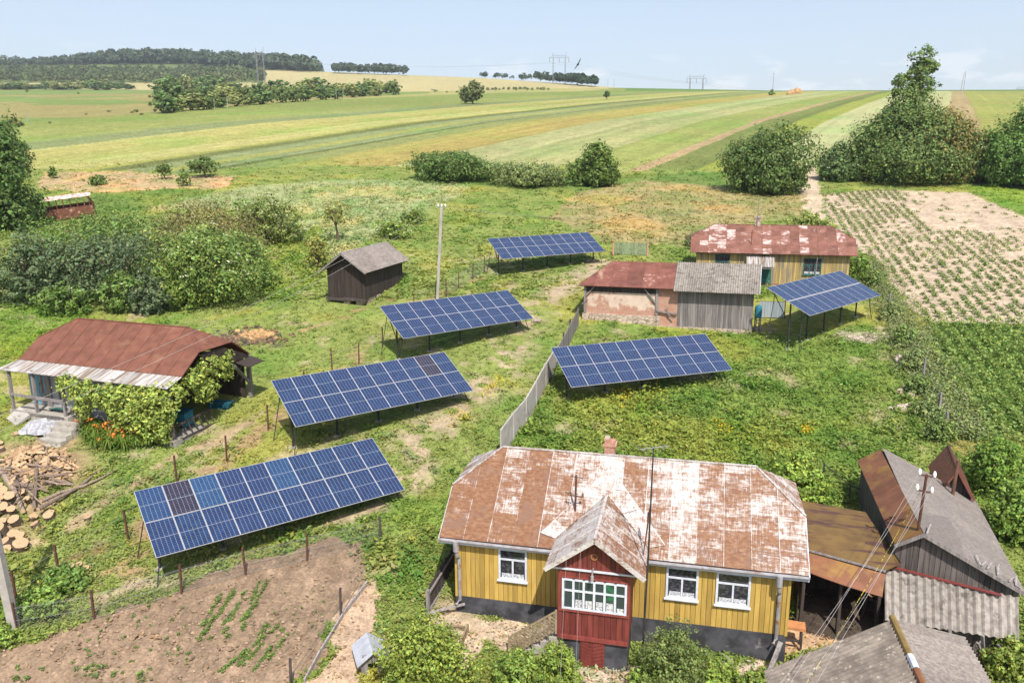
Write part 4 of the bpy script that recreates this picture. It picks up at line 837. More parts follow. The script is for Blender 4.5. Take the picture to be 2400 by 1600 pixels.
for k in range(7): x = X0+(X1-X0)*k/6; e = .035; f.box(x-e, wy-.055, Z0, x+e, wy-.001, Z1)
f.build('porch_window', 'white', porch)
g = MB(); g.box(X0, wy-.014, Z0, X1, wy-.008, Z1); g.build('window_pane', 'dglass', porch)
g = MB()
for k in range(1, 6): x = X0+(X1-X0)*k/6; g.box(x+.06, wy-.022, Z0+.06, x+(X1-X0)/6-.06, wy-.016, Z0+.34 if k < 5 else Z0+.2)
g.build('curtain', 'lace', porch)
g = MB(); g.box(X0+(X1-X0)*4/6+.045, wy-.024, Z0+.4, X0+(X1-X0)*5/6-.045, wy-.018, Z1-.1); g.build('window_pane', 'greenpane', porch, 'green tinted window panes')
bt = MB(); bt.box(PX0-.3, PY-.1, 3.16, PX1+.3, PY-.03, 3.21); bt.build('trim', 'white', porch)
do = MB(); do.boards((4.52, PY+.03, -.45), (5.3, PY+.03, -.45), zb-.13, zb-.13, .39, .05)
for s_ in (0, 1):
    for k in range(9):
        z = -.38+k*.13; xa, xb = (4.55, 4.89) if s_ == 0 else (5.27, 4.93); do.bar((xa, PY-.025, z+.12), (xb, PY-.025, z), .02, .02, .8)
do.build('cellar_door', 'redpaint', porch)
ro = MB(); k = 8
for k in range(10): a0, a1 = 2*math.pi*k/10, 2*math.pi*(k+1)/10; ro.bar((4.92+.1*math.cos(a0), PY-.07, 3.68+.1*math.sin(a0)), (4.92+.1*math.cos(a1), PY-.07, 3.68+.1*math.sin(a1)), .04, .04)
ro.build('gable_vent', 'brownmetal', porch)
ro = MB(); ro.box(4.83, PY-.055, 3.6, 5.01, PY-.052, 3.76); ro.build('vent_hole', 'blackwood', porch)
la = MB(); la.tube([(4.9, PY-.05, 3.28), (4.9, PY-.3, 3.3), (4.9, PY-.32, 3.14)], .025, 6); la.tube([(4.9, PY-.32, 3.17), (4.9, PY-.32, 3.0)], .05, 8); la.build('porch_lamp', 'gutter', porch)
cx = 4.96; hw = 1.54; yE = PY-.4
def main_z(y): return ze+(y+of)*(zr-ze)/W_
yrid = (zap-ze)*W_/(zr-ze)-of; yval = max(-of, (zev-ze)*W_/(zr-ze)-of)
pr_ = MB(); pt = lambda u, v: random.uniform(.25, .6)
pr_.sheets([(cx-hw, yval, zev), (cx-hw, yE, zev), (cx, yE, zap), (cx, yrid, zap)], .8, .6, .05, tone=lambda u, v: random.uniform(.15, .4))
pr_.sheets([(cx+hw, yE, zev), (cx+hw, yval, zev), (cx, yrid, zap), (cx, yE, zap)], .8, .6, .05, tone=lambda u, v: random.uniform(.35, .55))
for sg in (-1, 1):  # valley sheets lying on the main roof
    mzv = lambda x, y: Vector((x, y, main_z(y)+.035))
    A_, B_, C_, D_ = mzv(cx, yrid-.05), mzv(cx, yrid+.8), mzv(cx+sg*(hw+.5), yval+.12), mzv(cx+sg*hw, yval-.0)
    for k in range(5):
        f0, f1 = k/5, (k+1)/5; qd = [A_.lerp(D_, f0), A_.lerp(D_, f1), B_.lerp(C_, f1), B_.lerp(C_, f0)]
        pr_.slab(qd if sg < 0 else qd[::-1], .02, random.choice((.2, .3, .42)))
    pr_.bar(B_+Vector((0, 0, .01)), C_+Vector((0, 0, .01)), .04, .03, .1)
    pr_.bar((cx+sg*hw, yE-.01, zev-.05), (cx, yE-.01, zap-.05), .03, .14, .2)
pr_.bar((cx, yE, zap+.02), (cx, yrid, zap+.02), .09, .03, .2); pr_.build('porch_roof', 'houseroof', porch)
# steps, landing and railings at the left of the porch
st = thing('stairway', 'concrete steps rising along the black plinth to the red porch', 'stairs', (-1.93, 24.78, HZ), -.229)
s_ = MB()
for k in range(6): s_.box(2.15+k*.27, -1.5, -1.0, 2.15+(k+1)*.27, -.4, -.28+k*.19)
s_.box(2.15+6*.27, -1.48, -1.0, PX0-.01, -.06, .85); s_.build('steps', 'concrete', st)
s_ = MB(); s_.box(.7, -1.75, -1.0, 2.14, -.3, -.34); s_.build('landing', 'concrete', st)
def lattice(parent, p, q, h, name='railing'):
    p = Vector(p); q = Vector(q); mb = MB(); L_ = (q-p).length; n = max(2, int(L_/.1)); up = Vector((0, 0, h))
    mb.bar(p+up, q+up, .06, .05); mb.bar(p, p+up+Vector((0, 0, .04)), .07, .07); mb.bar(q, q+up+Vector((0, 0, .04)), .07, .07)
    for r in range(1, 6):
        for k in range(n):
            a = p.lerp(q, k/n)+up*(r/6); b = p.lerp(q, (k+1)/n)+up*((r+.45*(-1)**k)/6); mb.bar(a, b, .02, .075, random.uniform(.75, 1.2))
    for k in range(1, 6): mb.bar(p.lerp(q, k/6), p.lerp(q, k/6)+up, .03, .03, .8)
    return mb.build(name, 'greywood_tan', parent)
lattice(st, (2.2, -1.52, -.3), (3.74, -1.52, .85), .78)
rl = thing('railing', 'lattice railing at the left edge of the concrete landing', 'railing', (-1.93, 24.78, HZ), -.229); lattice(rl, (.62, -1.8, -.55), (.62, -.95, -.45), .8); lattice(rl, (-.2, -.9, -.5), (.6, -.9, -.45), .7, 'railing')
# masts
def yagi(parent, c, yaw, s=1.0):
    mb = MB(); d = Vector((math.cos(yaw), math.sin(yaw), 0)); n = Vector((-d.y, d.x, 0)); c = Vector(c); mb.tube([c-d*.45*s, c+d*.5*s], .014, 5)
    for k in range(5): p = c+d*(-.4+.21*k)*s; mb.tube([p-n*(.42-.05*k)*s, p+n*(.42-.05*k)*s], .009, 4)
    return mb.build('aerial', 'greywire', parent)
P = at(1480, 1500); b = at_y(1475, 1503, 22.05); mst = thing('antenna_mast', 'tall thin aerial mast standing right of the red porch', 'antenna', b)
tp = at_y(1501, 1028, 22.05)-b; mb = MB(); mb.tube([(0, 0, -.4), tp*.5+Vector((.02, 0, 0)), tp], [.035, .03, .022], 8); mb.build('mast', 'steel', mst); yagi(mst, tp, .3, 1.0)
ra = thing('roof_mast', 'short rusty mast with two crossarms on the left half of the rusty white roof', 'mast', (-1.93, 24.78, HZ), -.229)
mz = main_z(.9); mb = MB(); mb.tube([(3.95, .9, mz-.1), (3.97, .9, mz+1.35)], .035, 8); mb.build('mast', 'rustpost', ra)
mb = MB(); mb.bar((3.72, .9, mz+.62), (4.22, .9, mz+.58), .035, .03); mb.bar((3.78, .9, mz+1.3), (4.2, .9, mz+1.26), .025, .025); mb.build('crossarm', 'rustpost', ra)
for x in (3.74, 4.2): mb = MB(); mb.tube([(x, .9, mz+.6), (x, .9, mz+.72)], .035, 8); mb.build('insulator', 'brownmetal', ra)
lp = thing('spare_mast', 'leaning thin pole with a clamp, by the right valley of the porch roof', 'pole', (-1.93, 24.78, HZ), -.229); mb = MB(); mb.tube([(6.3, -.9, 2.9), (6.42, -.3, 4.0), (6.5, -.2, 4.85)], .028, 6); mb.tube([(6.46, -.25, 4.4), (6.47, -.22, 4.7)], .05, 6); mb.build('mast', 'rustpost', lp)

# ------------------------------------------------------------------ far yellow house
fz = -9.75; fh = thing('old_house', 'low weathered yellow house with a patched red sheet roof and green windows', 'house', (15.32, 64.97, fz), -.259)
L, D = 11.8, 6.0; zr, ze, hz = 4.64, 2.6, 3.69; of, os_, W_, hi = .5, .53, 3.5, 1.78
w = MB(); w.box(.05, .05, -.3, L-.05, D-.05, ze+.1, .4); w.boards((0, 0, .12), (L, 0, .12), ze, ze, .14); g2 = lambda f: ze+(zr-ze)*min(min(f*D, D-f*D)+of, (hz-ze)/(zr-ze)*W_)/W_-.08
w.boards((L, 0, .12), (L, D, .12), 0, 0, .14, topf=g2); w.boards((0, D, .12), (0, 0, .12), 0, 0, .14, topf=g2); w.boards((L, D, .12), (0, D, .12), ze, ze, .14); w.build('wall', 'oldyellow', fh)
mb = MB(); mb.box(-.05, -.06, -.8, L+.05, D+.05, .12); mb.build('plinth', 'redpaint', fh)
rf = half_hip_roof(fh, 'redpatch', L, os_, of, W_, ze, zr, hz, hi, .72, .66, lo=.65, hi_c=1.4)
mb = MB(); mb.box(4.55, W_-of-.2, zr-.3, 5.05, W_-of+.25, zr+.6); mb.box(4.48, W_-of-.27, zr+.6, 5.12, W_-of+.32, zr+.72); mb.build('chimney', 'stonewall', rf)
window(fh, 1.49, .95, 2.71, 2.43, -.03, 'green', 'glass', 3, .6); window(fh, 8.37, .93, 9.75, 2.28, -.03, 'green', 'glass', 3, .6)
mb = MB(); mb.box(5.0, -.05, -.05, 5.98, -.02, 1.95); mb.build('door', 'green', fh)
mb = MB(); mb.box(3.98, -.9, -.3, 5.0, 0, 1.6, .9); mb.build('entry', 'greywood', fh)
aw = MB(); aw.wavy((3.95, -1.35, 1.62), (6.14, -1.35, 1.62), (6.14, -.1, 2.42), (3.95, -.1, 2.42), .18, .03); aw.build('awning', 'galv', fh)
mb = MB(); mb.box(4.0, -1.3, 1.48, 6.2, -1.24, 1.54); mb.bar((6.05, -1.27, -.3), (6.05, -1.27, 1.5), .08); mb.build('awning_frame', 'greywood', fh)
am = thing('aerial_pole', 'thin aerial pole behind the chimney of the far house', 'pole', (15.32, 64.97, fz), -.259); mb = MB(); mb.tube([(4.75, W_-of-.35, zr-.1), (4.78, W_-of-.2, zr+2.0)], .03, 6); mb.tube([(4.78, W_-of-.2, zr+2.0), (4.78, W_-of-.2, zr+2.15)], .07, 6); mb.build('pole', 'greywood', am)
am = thing('roof_mast', 'small mast with a crossarm on the front slope of the far house roof', 'mast', (15.32, 64.97, fz), -.259); mb = MB(); mb.tube([(4.3, .6, 3.2), (4.3, .6, 4.4)], .03, 6); mb.bar((4.2, .6, 4.2), (4.42, .6, 4.15), .03); mb.build('mast', 'rustpost', am)
am = thing('pole', 'thin grey pole in front of the right green window of the far house', 'pole', (15.32, 64.97, fz), -.259); mb = MB(); mb.tube([(9.25, -.45, -.4), (9.35, -.4, 2.4)], .035, 6); mb.build('pole', 'greywood', am)

# ------------------------------------------------------------------ brick barn with red and grey roof
bz = -11.2; bb = thing('brick_barn', 'brick and plaster barn, half red sheet roof and half grey corrugated roof', 'barn', (5.16, 55.46, bz), -.291)
L, J, D = 11.57, 6.36, 4.16; ze, zr, W_, of = 2.77, 4.27, 2.48, .4
mb = MB(); mb.box(0, 0, .55, 5.2, .35, 2.3); mb.build('plaster_wall', 'plaster', bb)
mb = MB(); mb.box(5.2, .02, -.1, 6.62, .36, 2.75); mb.box(0, .4, -.2, .3, D, 2.75); mb.box(.3, D-.3, -.2, 6.6, D, 2.75); mb.build('brick_wall', 'brick', bb)
mb = MB(); mb.box(-.08, -.12, -1.2, 5.4, .34, .75); mb.box(5.4, -.1, -1.2, L+.02, .34, .12); mb.build('stone_base', 'stonewall', bb)
mb = MB(); mb.boards((6.62, .0, .12), (L, .0, .12), 2.72, 2.72, .17, .04); mb.boards((L, 0, .12), (L, D, .12), 0, 0, .17, .04, topf=lambda f: 2.75+1.45*(1-abs(f-.5)*2)); mb.boards((L, D, .1), (6.6, D, .1), 2.7, 2.7, .17); mb.build('board_wall', 'greywood', bb)
mb = MB(); mb.boards((0, .06, 2.3), (5.2, .06, 2.3), 2.76, 2.76, .25, .03); mb.build('eaves_boards', 'darkwood', bb)
mb = MB(); mb.bar((.1, -.06, .7), (.1, -.06, 2.7), .16, .12); mb.build('post', 'greywood', bb); mb = MB(); mb.bar((5.18, -.06, .2), (5.18, -.06, 2.7), .16, .12); mb.build('post', 'greywood', bb); mb = MB(); mb.bar((.15, -.1, 2.0), (.75, -.1, 2.68), .1, .08); mb.bar((5.1, -.1, 1.7), (4.3, -.1, 2.66), .1, .08); mb.bar((-.1, -.12, 1.4), (.3, -.12, 1.8), .1, .06); mb.build('brace', 'greywood', bb)
mb = MB(); mb.bar((5.15, -.12, 1.15), (6.6, -.12, 1.0), .1, .09); mb.bar((5.9, -.16, 1.5), (5.98, -.16, .95), .06, .06); mb.bar((5.98, -.16, .98), (6.35, -.16, .62), .06, .06); mb.build('bar', 'greywood', bb)
r = MB(); xl = -.36; hiX = 2.0
r.sheets([(xl, -of, ze), (J, -of, ze), (J, -of+W_, zr), (xl+hiX, -of+W_, zr)], 1.05, .75, .05, .72, 1.3); r.sheets([(xl, -of+2*W_, ze), (xl, -of, ze), (xl+hiX, -of+W_, zr)], 1.05, .75, .05); r.sheets([(J, -of+2*W_, ze), (xl, -of+2*W_, ze), (xl+hiX, -of+W_, zr), (J, -of+W_, zr)], 1.05, .75, .05)
r.build('red_roof', 'rustfade', bb)
r = MB(); r.wavy((J-.05, -of-.25, ze-.10), (L+.36, -of-.25, ze-.10), (L+.42, -of+W_, zr+.06), (J-.05, -of+W_, zr+.06), .15, .03, 2); r.wavy((L+.36, -of+2*W_+.1, ze), (J, -of+2*W_+.1, ze), (J, -of+W_, zr+.05), (L+.36, -of+W_, zr+.05), .15, .03, 1); r.build('grey_roof', 'asb', bb)
mb = MB(); mb.bar((L+.4, -of-.2, ze-.1), (L+.44, -of+W_, zr), .03, .12); mb.build('barge_board', 'white', bb)
gt = thing('sheet_gate', 'grey sheet metal gate leaf between the brick barn and the right solar array', 'gate', at(1742, 730), -.12); mb = MB(); mb.wavy((0, 0, .05), (1.75, 0, .05), (1.75, 0, 1.2), (0, 0, 1.2), .2, .015); mb.build('sheet', 'galvgate', gt); mb = MB(); mb.bar((1.8, 0, -.2), (1.8, 0, 1.6), .06); mb.bar((0, .03, 1.2), (1.8, .03, 1.2), .04); mb.build('post', 'rustpost', gt)
gt = thing('turquoise_barrel', 'turquoise barrel behind the right corner of the brick barn', 'barrel', (5.16+12.2*math.cos(-.291)-.1, 55.46+12.2*math.sin(-.291)+.5, bz-.1)); mb = MB(); mb.tube([(0, 0, 1.0), (0, 0, 1.15), (0, 0, 1.7), (0, 0, 1.85)], [.2, .24, .24, .2], 12); mb.build('drum', 'blue', gt); mb = MB(); [mb.bar((a, b, -.2), (a, b, 1.0), .06) for a in (-.15, .15) for b in (-.15, .15)]; mb.build('stand', 'greywood', gt)

# ------------------------------------------------------------------ black shed
sh = thing('black_shed', 'small black plank shed on stone piers with a grey corrugated roof', 'shed', (-14.02, 59.40, -10.5), -.263)
W_, L, zw, ze, zr = 3.06, 7.2, .58, 2.62, 4.05
w = MB(); w.box(.06, .06, zw, W_-.06, L-.06, 2.6, .4); tf = lambda f: ze+.05+(zr-ze)*(1-abs(f-.5)*2)*.97
w.boards((0, 0, zw), (W_, 0, zw), 0, 0, .17, .03, topf=tf); w.boards((W_, 0, zw), (W_, L, zw), ze+.2, ze+.2, .17, .03); w.boards((W_, L, zw), (0, L, zw), 0, 0, .17, topf=tf); w.boards((0, L, zw), (0, 0, zw), ze+.2, ze+.2, .17); w.build('wall', 'blackwood', sh)
mb = MB(); mb.bar((-.15, -.06, zw-.06), (1.5, -.1, zw-.1), .18, .2); mb.bar((1.3, -.12, zw-.02), (W_+.1, -.08, zw-.12), .2, .2); mb.build('sill_beam', 'darkwood', sh)
mb = MB()
for x, y, w_, h in ((1.5, 0, .5, .95), (2.5, .05, .5, .9), (W_-.1, 2, .4, .4), (W_-.1, 4, .4, .3), (.2, 3, .4, .5), (.2, 6, .4, .4)): mb.box(x-w_/2, y, -.9, x+w_/2, y+.5, zw-.02)
mb.box(W_-.35, .6, -.9, W_-.05, L, zw-.01); mb.build('stone_pier', 'stonewall', sh)
r = MB(); o_ = .42; fo = .65; pe = ze-.38*.9
r.wavy((W_+o_, -fo, ze), (W_+o_, L+fo, ze), (W_/2, L+fo, zr), (W_/2, -fo, zr), .16, .026, 2, .8); r.wavy((-o_, L+fo, ze), (-o_, -fo, ze), (W_/2, -fo, zr), (W_/2, L+fo, zr), .16, .026, 2, .8); r.build('roof', 'asbdark2', sh)
mb = MB(); mb.bar((W_/2-.06, -fo-.02, zr+.04), (W_/2-.06, L+fo, zr+.04), .14, .06); mb.build('ridge_cap', 'palecon', sh)
mb = MB(); mb.bar((-o_, -fo-.015, ze-.05), (W_/2, -fo-.015, zr-.06), .03, .1); mb.bar((W_+o_, -fo-.015, ze-.05), (W_/2, -fo-.015, zr-.06), .03, .1); mb.build('barge_board', 'greywood', sh)

# ------------------------------------------------------------------ barn with grape vine
ba = thing('porch_barn', 'long barn with a rusty red half hipped roof and a grape vine', 'barn', (-26.48, 41.07, -12.9), -.347)
L, D = 10.68, 5.2; ze, zr, hz, W_, hi, os_, gw, zg = 2.73, 4.59, 3.67, 2.6, 1.6, .15, 1.03, 2.39
rf = half_hip_roof(ba, 'rust', L, os_, 0, W_, ze, zr, hz, hi, .92, .9, lo=.86, hi_c=1.14, seam=.03)
g = MB(); g.sheets([(-.6, -gw, zg), (L+.15, -gw, zg), (L+.15, .03, ze-.02), (-.15, .03, ze-.02)], .5, 5, .03, .75, 1.25, seam=.03, stag=False); g.build('porch_roof', 'galv', ba)
mb = MB(); mb.boards((.0, .35, .2), (9.0, .35, .2), ze, ze, 9, .05); mb.box(.02, .42, -.6, 7.4, D, 2.7, .7); mb.build('wall', 'whitewash', ba)
mb = MB(); mb.box(-.1, -.95, -.9, 4.0, .34, .18); mb.box(4.0, -.8, -1.3, L+.1, 4.2, -.35, .8); mb.build('stone_base', 'concrete', ba)
mb = MB()
for x in (.05, 1.75, 3.75, 7.2): mb = MB(); mb.bar((x, -.82, -.1), (x, -.82, zg+.1), .13); mb.build('post', 'greywood', ba)
mb = MB(); mb.bar((L-.1, -.7, -.4), (L-.1, -.7, zg+.1), .16); mb.build('post', 'darkwood2', ba)
mb = MB(); mb.bar((L-.1, D+.2, -.9), (L-.1, D+.1, ze-.05), .2); mb.bar((L-.1, D+.12, 1.0), (L-.1, D-1.3, 2.5), .14); mb.box(L-.16, D-.0, -1.1, L+.1, D+.35, -.3); mb.build('corner_post', 'greywood', ba)
mb = MB(); mb.bar((.05, -.88, 1.05), (3.75, -.88, .98), .1, .14); mb.bar((.05, -.9, .1), (3.75, -.9, .05), .1, .2); mb.build('porch_rail', 'greywood', ba)
mb = MB(); mb.boards((.15, .28, .2), (1.3, .28, .2), 2.2, 2.2, .58, .05); mb.build('door', 'bluewood', ba)
mb = MB(); mb.box(1.3, .2, .2, 1.6, .3, 2.3); mb.bar((2.3, .2, .4), (2.1, .2, 2.4), .09); mb.bar((3.2, .2, 1.4), (2.6, .15, 2.2), .08); mb.build('timber', 'greywood', ba)
mb = MB(); mb.boards((L+.02, 1.6, ze-.2), (L+.02, D, ze-.2), 0, 0, .2, .03, topf=lambda f: hz-.15-(hz-ze)*max(0, f-.45)*1.7); mb.slab([(L+.1, D-1.2, ze-.25), (L+.9, D-1.1, ze-.45), (L+.9, D+.2, ze-.4), (L+.1, D+.2, ze-.2)], .04); mb.build('gable_boards', 'blackwood', ba)
mb = MB(); mb.box(7.4, .5, -.4, 7.5, D, 2.6); mb.box(7.5, D-.1, -.4, L-.3, D, 2.6); mb.build('dark_back_wall', 'blackwood', ba)
# vine
vn = thing('grape_vine', 'grape vine hanging over the porch and the right end of the barn', 'vine', (-26.48, 41.07, -12.9), -.347)
lob = [(4.6, -1.15, 2.0, .75, .35, .55), (5.6, -1.2, 1.75, .75, .4, .6), (6.6, -1.25, 1.65, .8, .4, .65), (7.6, -1.3, 1.6, .8, .4, .75), (8.6, -1.35, 1.6, .8, .45, .8), (9.5, -1.3, 1.5, .8, .5, .9), (10.2, -1.1, 1.5, .6, .6, .95), (10.5, -1.0, .9, .5, .5, .8), (10.3, -1.1, .2, .5, .45, .8), (5.4, -1.1, .9, .55, .35, .6), (7.8, -1.3, .9, .7, .4, .6), (8.8, -1.4, .8, .75, .45, .7), (9.7, -1.3, .6, .6, .5, .8), (10.6, -.4, 1.9, .4, .7, .6), (10.75, .4, 2.1, .4, .8, .55), (10.8, 1.3, 2.45, .35, .8, .5), (10.8, 2.1, 2.85, .35, .7, .45), (10.8, 2.9, 2.3, .35, .7, .5), (10.8, 1.6, 1.6, .35, .7, .55), (10.75, 3.4, 2.9, .3, .5, .3)]
foliage(vn, lob, 11000, .095, (.115, .165, .028), per=8, clump=.3, shell=.6, var=.3, zmin=-.35)
stems(vn, [lob[i] for i in (1, 4, 6, 8, 12)], .05, base=(8.2, -1.2, -1.1))
bh = thing('beehive', 'turquoise beehive under the open right end of the barn', 'beehive', (-26.48+9.7*math.cos(-.347)+1.1*math.sin(.347), 41.07+9.7*math.sin(-.347)+1.1*math.cos(.347), -13.25), -.347); mb = MB(); mb.box(-.3, -.3, .15, .3, .3, .85); [mb.bar((a, b, -.1), (a, b, .15), .06) for a in (-.25, .25) for b in (-.25, .25)]; mb.build('box', 'blue', bh); mb = MB(); mb.slab([(-.36, -.36, .87), (.36, -.36, .87), (.36, .36, .93), (-.36, .36, .93)], .06, .6); mb.build('lid', 'blue', bh)
ld = thing('rack', 'old wooden ladder leaning at the open right end of the barn', 'ladder', (-26.48+10.75*math.cos(-.347), 41.07+10.75*math.sin(-.347), -13.3), -.347); mb = MB(); mb.bar((0, -.3, 0), (.0, 2.2, .05), .09); mb.bar((-.35, -.2, .6), (-.3, 2.3, .75), .09); [mb.bar((0, .1+.4*k, .02), (-.34, .1+.4*k, .68), .05) for k in range(6)]; mb.build('frame', 'darkwood', ld)
bt_ = thing('boat_boards', 'stack of blue painted boards under the open end of the barn', 'boards', (-26.48+9.9*math.cos(-.347)+3.6*math.sin(.347), 41.07+9.9*math.sin(-.347)+3.6*math.cos(.347), -13.2), -.1); mb = MB(); [mb.box(-.6, -.2, .25+.1*k, .5+.05*k, .2+.04*k, .31+.1*k, .55) for k in range(4)]; mb.box(-.5, -.18, -.1, -.4, .18, .25, .5); mb.box(.35, -.18, -.1, .45, .18, .25, .5); mb.build('board', 'blue', bt_)
stp = thing('steps', 'worn concrete steps leading down from the barn porch', 'steps', (-26.48, 41.07, -12.9), -.347); mb = MB(); [mb.box(3.55+.04*k, -1.0-.38*(k+1), -1.3, 5.05+.05*k, -1.0-.38*k, .02-.17*k) for k in range(5)]; mb.build('tread', 'concrete', stp)
P = at(97*.98, 1012*.98); tp_ = thing('cloth_heap', 'heap covered with a grey patterned cloth beside the barn steps', 'heap', P, -.2); V = []; n = 15
mb = MB()
for i in range(n+1):
    for j in range(n+1):
        a, b = (i/n-.5)*2, (j/n-.5)*2; r = max(abs(a), abs(b)); z = .62*(1-r**4)+.1*math.sin(a*7+b*3)*(1-r)+.05*math.sin(b*11); mb.v.append((a*.85+.07*math.sin(b*9), b*.6+.07*math.sin(a*10), max(-.05, z-.04*math.sin(a*8)*r))); cc = random.uniform(.8, 1.15); mb.c.append((cc,)*3)
mb.f += [(i*(n+1)+j, (i+1)*(n+1)+j, (i+1)*(n+1)+j+1, i*(n+1)+j+1) for i in range(n) for j in range(n)]; mb.m += [0]*(n*n); mb.build('cloth', 'tarp', tp_)
P = at(47*.98, 985*.98); sb = thing('concrete_slab', 'broken concrete slab leaning at the left end of the barn', 'slab', P, -.5); mb = MB(); mb.slab([(-.7, -.3, .1), (.5, -.5, -.05), (.6, .2, .35), (-.6, .4, .6)], .12); mb.build('slab', 'palecon', sb)
P = at(133*.98, 985*.98); sb = thing('bench', 'small dark green bench above the barn steps', 'bench', P+Vector((0, .3, .15)), -.25); mb = MB(); mb.box(-.5, -.14, .38, .5, .14, .43); mb.build('seat', 'green', sb)
for x in (-.4, .4): mb = MB(); mb.box(x-.03, -.12, -.3, x+.03, .12, .38); mb.build('leg', 'steel', sb)
P = at(143*.98, 1003*.98); sb = thing('bucket', 'blue bucket on the cloth heap by the barn steps', 'bucket', P, 0); mb = MB(); mb.tube([(0, 0, 0), (0, 0, .3)], [.11, .15], 12); mb.build('pail', 'plastic', sb); mb = MB(); mb.tube([(-.15, 0, .3), (-.1, 0, .42), (.1, 0, .42), (.15, 0, .3)], .01, 5); mb.build('handle', 'greywire', sb)
# daylilies
for i in range(34):
    px, py = random.uniform(195, 398), random.uniform(992, 1036); P = at(px, py); dl = thing('daylily_clump', 'clump of arching daylily leaves in the bed in front of the vine', 'flower', P, 0, 'daylilies in front of the grape vine'); mb = MB()
    for k in range(46):
        a = random.uniform(0, 6.28); h = random.uniform(.45, .75); r = random.uniform(.2, .55); d = Vector((math.cos(a), math.sin(a), 0)); n_ = Vector((-d.y, d.x, 0))*.026; c = [.13*random.uniform(.7, 1.3), .19*random.uniform(.8, 1.2), .028]
        p = [Vector((0, 0, 0))+d*.05, d*r*.45+Vector((0, 0, h*.85)), d*r+Vector((0, 0, h*random.uniform(.5, .95))), d*r*1.25+Vector((0, 0, h*.35))]
        mb.add([p[0]-n_, p[0]+n_, p[1]-n_, p[1]+n_, p[2]-n_*.8, p[2]+n_*.8, p[3]], [(0, 1, 3, 2), (2, 3, 5, 4), (4, 5, 6)], tuple(c))
    mb.build('leaf', 'leaf', dl)
    if i % 3 != 2:
        V, Fq, C = leaves(np.array([(random.uniform(-.3, .3), random.uniform(-.3, .3), random.uniform(.7, .9)) for _ in range(3) for __ in range(1)]).repeat(5, 0)+rng.normal(size=(15, 3))*.05, .065, (.62, .2, .04), .15, .05); np_obj('flower', V, Fq, C, 'leaf', dl)
# ------------------------------------------------------------------ sheds at the right (ramshackle: every roof corner measured on its own)
def S(x, y, z): return at_z(x*.98, y*.98, z)
def zg(p, d=0): return float(H(p.x, p.y))+d
o0 = Vector((14.5, 27.5, -15.2)); gs = thing('shingled_shed', 'dark shed with a large grey shingled slope and a narrow rusty slope', 'shed', o0)
rF, rB, lF, lB, gF, gB = S(2165, 1248, -12.0), S(2064.5, 1054, -12.0), S(2097, 1273.5, -12.6), S(2009, 1078.4, -12.6), S(2404, 1388, -13.6), S(2286, 1170, -13.6)
r = MB(); r.sheets([lB-o0, lF-o0, rF-o0, rB-o0], 1.9, 1.2, .05, .8, 1.25, seam=.02, stag=False); r.build('rusty_roof', 'brownmetal', gs)
r = MB(); r.sheets([gF-o0, gB-o0, rB-o0, rF-o0], .45, .28, .06, .85, 1.15, seam=0); r.build('shingle_roof', 'shingle', gs)
mb = MB()
for p, q in ((lF, rF), (rF, gF)): mb.bar(p-o0+Vector((0, -.02, -.08)), q-o0+Vector((0, -.02, -.08)), .03, .12)
for k in range(9): f = random.random(); p = rF.lerp(gF, f)-o0; q = p+(rB-rF)*random.uniform(.03, .09); mb.bar(p+Vector((0, 0, .05)), q+Vector((random.uniform(-.3, .3), 0, .06)), .05, .02, 1.5)
mb.build('barge_board', 'greywood', gs)
w = MB(); a, b, c = lF.lerp(rF, .12), rF, rF.lerp(gF, .97); off = (rB-rF).normalized()*.28
pl_ = [Vector((p.x, p.y, 0))+Vector((off.x, off.y, 0))-Vector((o0.x, o0.y, 0)) for p in (a, b, c)]
w.boards(pl_[0]+Vector((0, 0, -.6)), pl_[1]+Vector((0, 0, -.6)), a.z-o0.z-.05, b.z-o0.z-.08, .17, .03); w.boards(pl_[1]+Vector((0, 0, -.6)), pl_[2]+Vector((0, 0, -.6)), b.z-o0.z-.08, c.z-o0.z-.08, .17, .03)
e = Vector((rB.x-rF.x, rB.y-rF.y, 0))*.93; w.boards(pl_[2]+Vector((0, 0, -.9)), pl_[2]+e+Vector((0, 0, -.9)), c.z-o0.z-.1, c.z-o0.z-.1, .2); w.boards(pl_[0]+e+Vector((0, 0, -.9)), pl_[0]+Vector((0, 0, -.9)), a.z-o0.z-.1, a.z-o0.z-.1, .2); w.build('board_wall', 'darkwood2', gs)
# lean-to in front of the shingled shed
lt = thing('lean_to', 'lean-to with a pale grey corrugated roof under the shingled shed gable', 'lean-to', o0); T1, T2, B1, B2 = S(2073, 1334, -13.4)-o0, S(2386, 1400, -13.5)-o0, S(2074, 1454, -14.3)-o0, S(2388, 1502, -14.4)-o0
r = MB(); r.wavy(B1, B2, T2, T1, .235, .042, 1, 1.1, var=.1); r.build('roof', 'asb', lt)
mb = MB(); mb.bar(T1+Vector((.3, .06, .06)), T2+Vector((-.5, .06, .06)), .14, .03); mb.build('flashing', 'redpaint', lt)
q1, q2 = B1.lerp(T1, .28), B2.lerp(T2, .28); w = MB(); w.boards((q1.x, q1.y, -1.2), (q2.x, q2.y, -1.2), q1.z-.1, q2.z-.1, .2, .03); w.box(q1.x+.4, q1.y-.25, .0, q1.x+.42, q1.y-.2, .1); w.build('board_wall', 'darkwood2', lt)
for k in range(7): mb = MB(); f = random.random(); p = q1.lerp(q2, f)+Vector((0, -.3, -.9)); mb.bar(p+Vector((0, 0, random.uniform(-.3, .2))), p+Vector((random.uniform(-.5, .5), -.1, random.uniform(.2, .8))), .1, .05, random.uniform(.7, 1.6)); mb.build('scrap_board', 'greywood', lt)
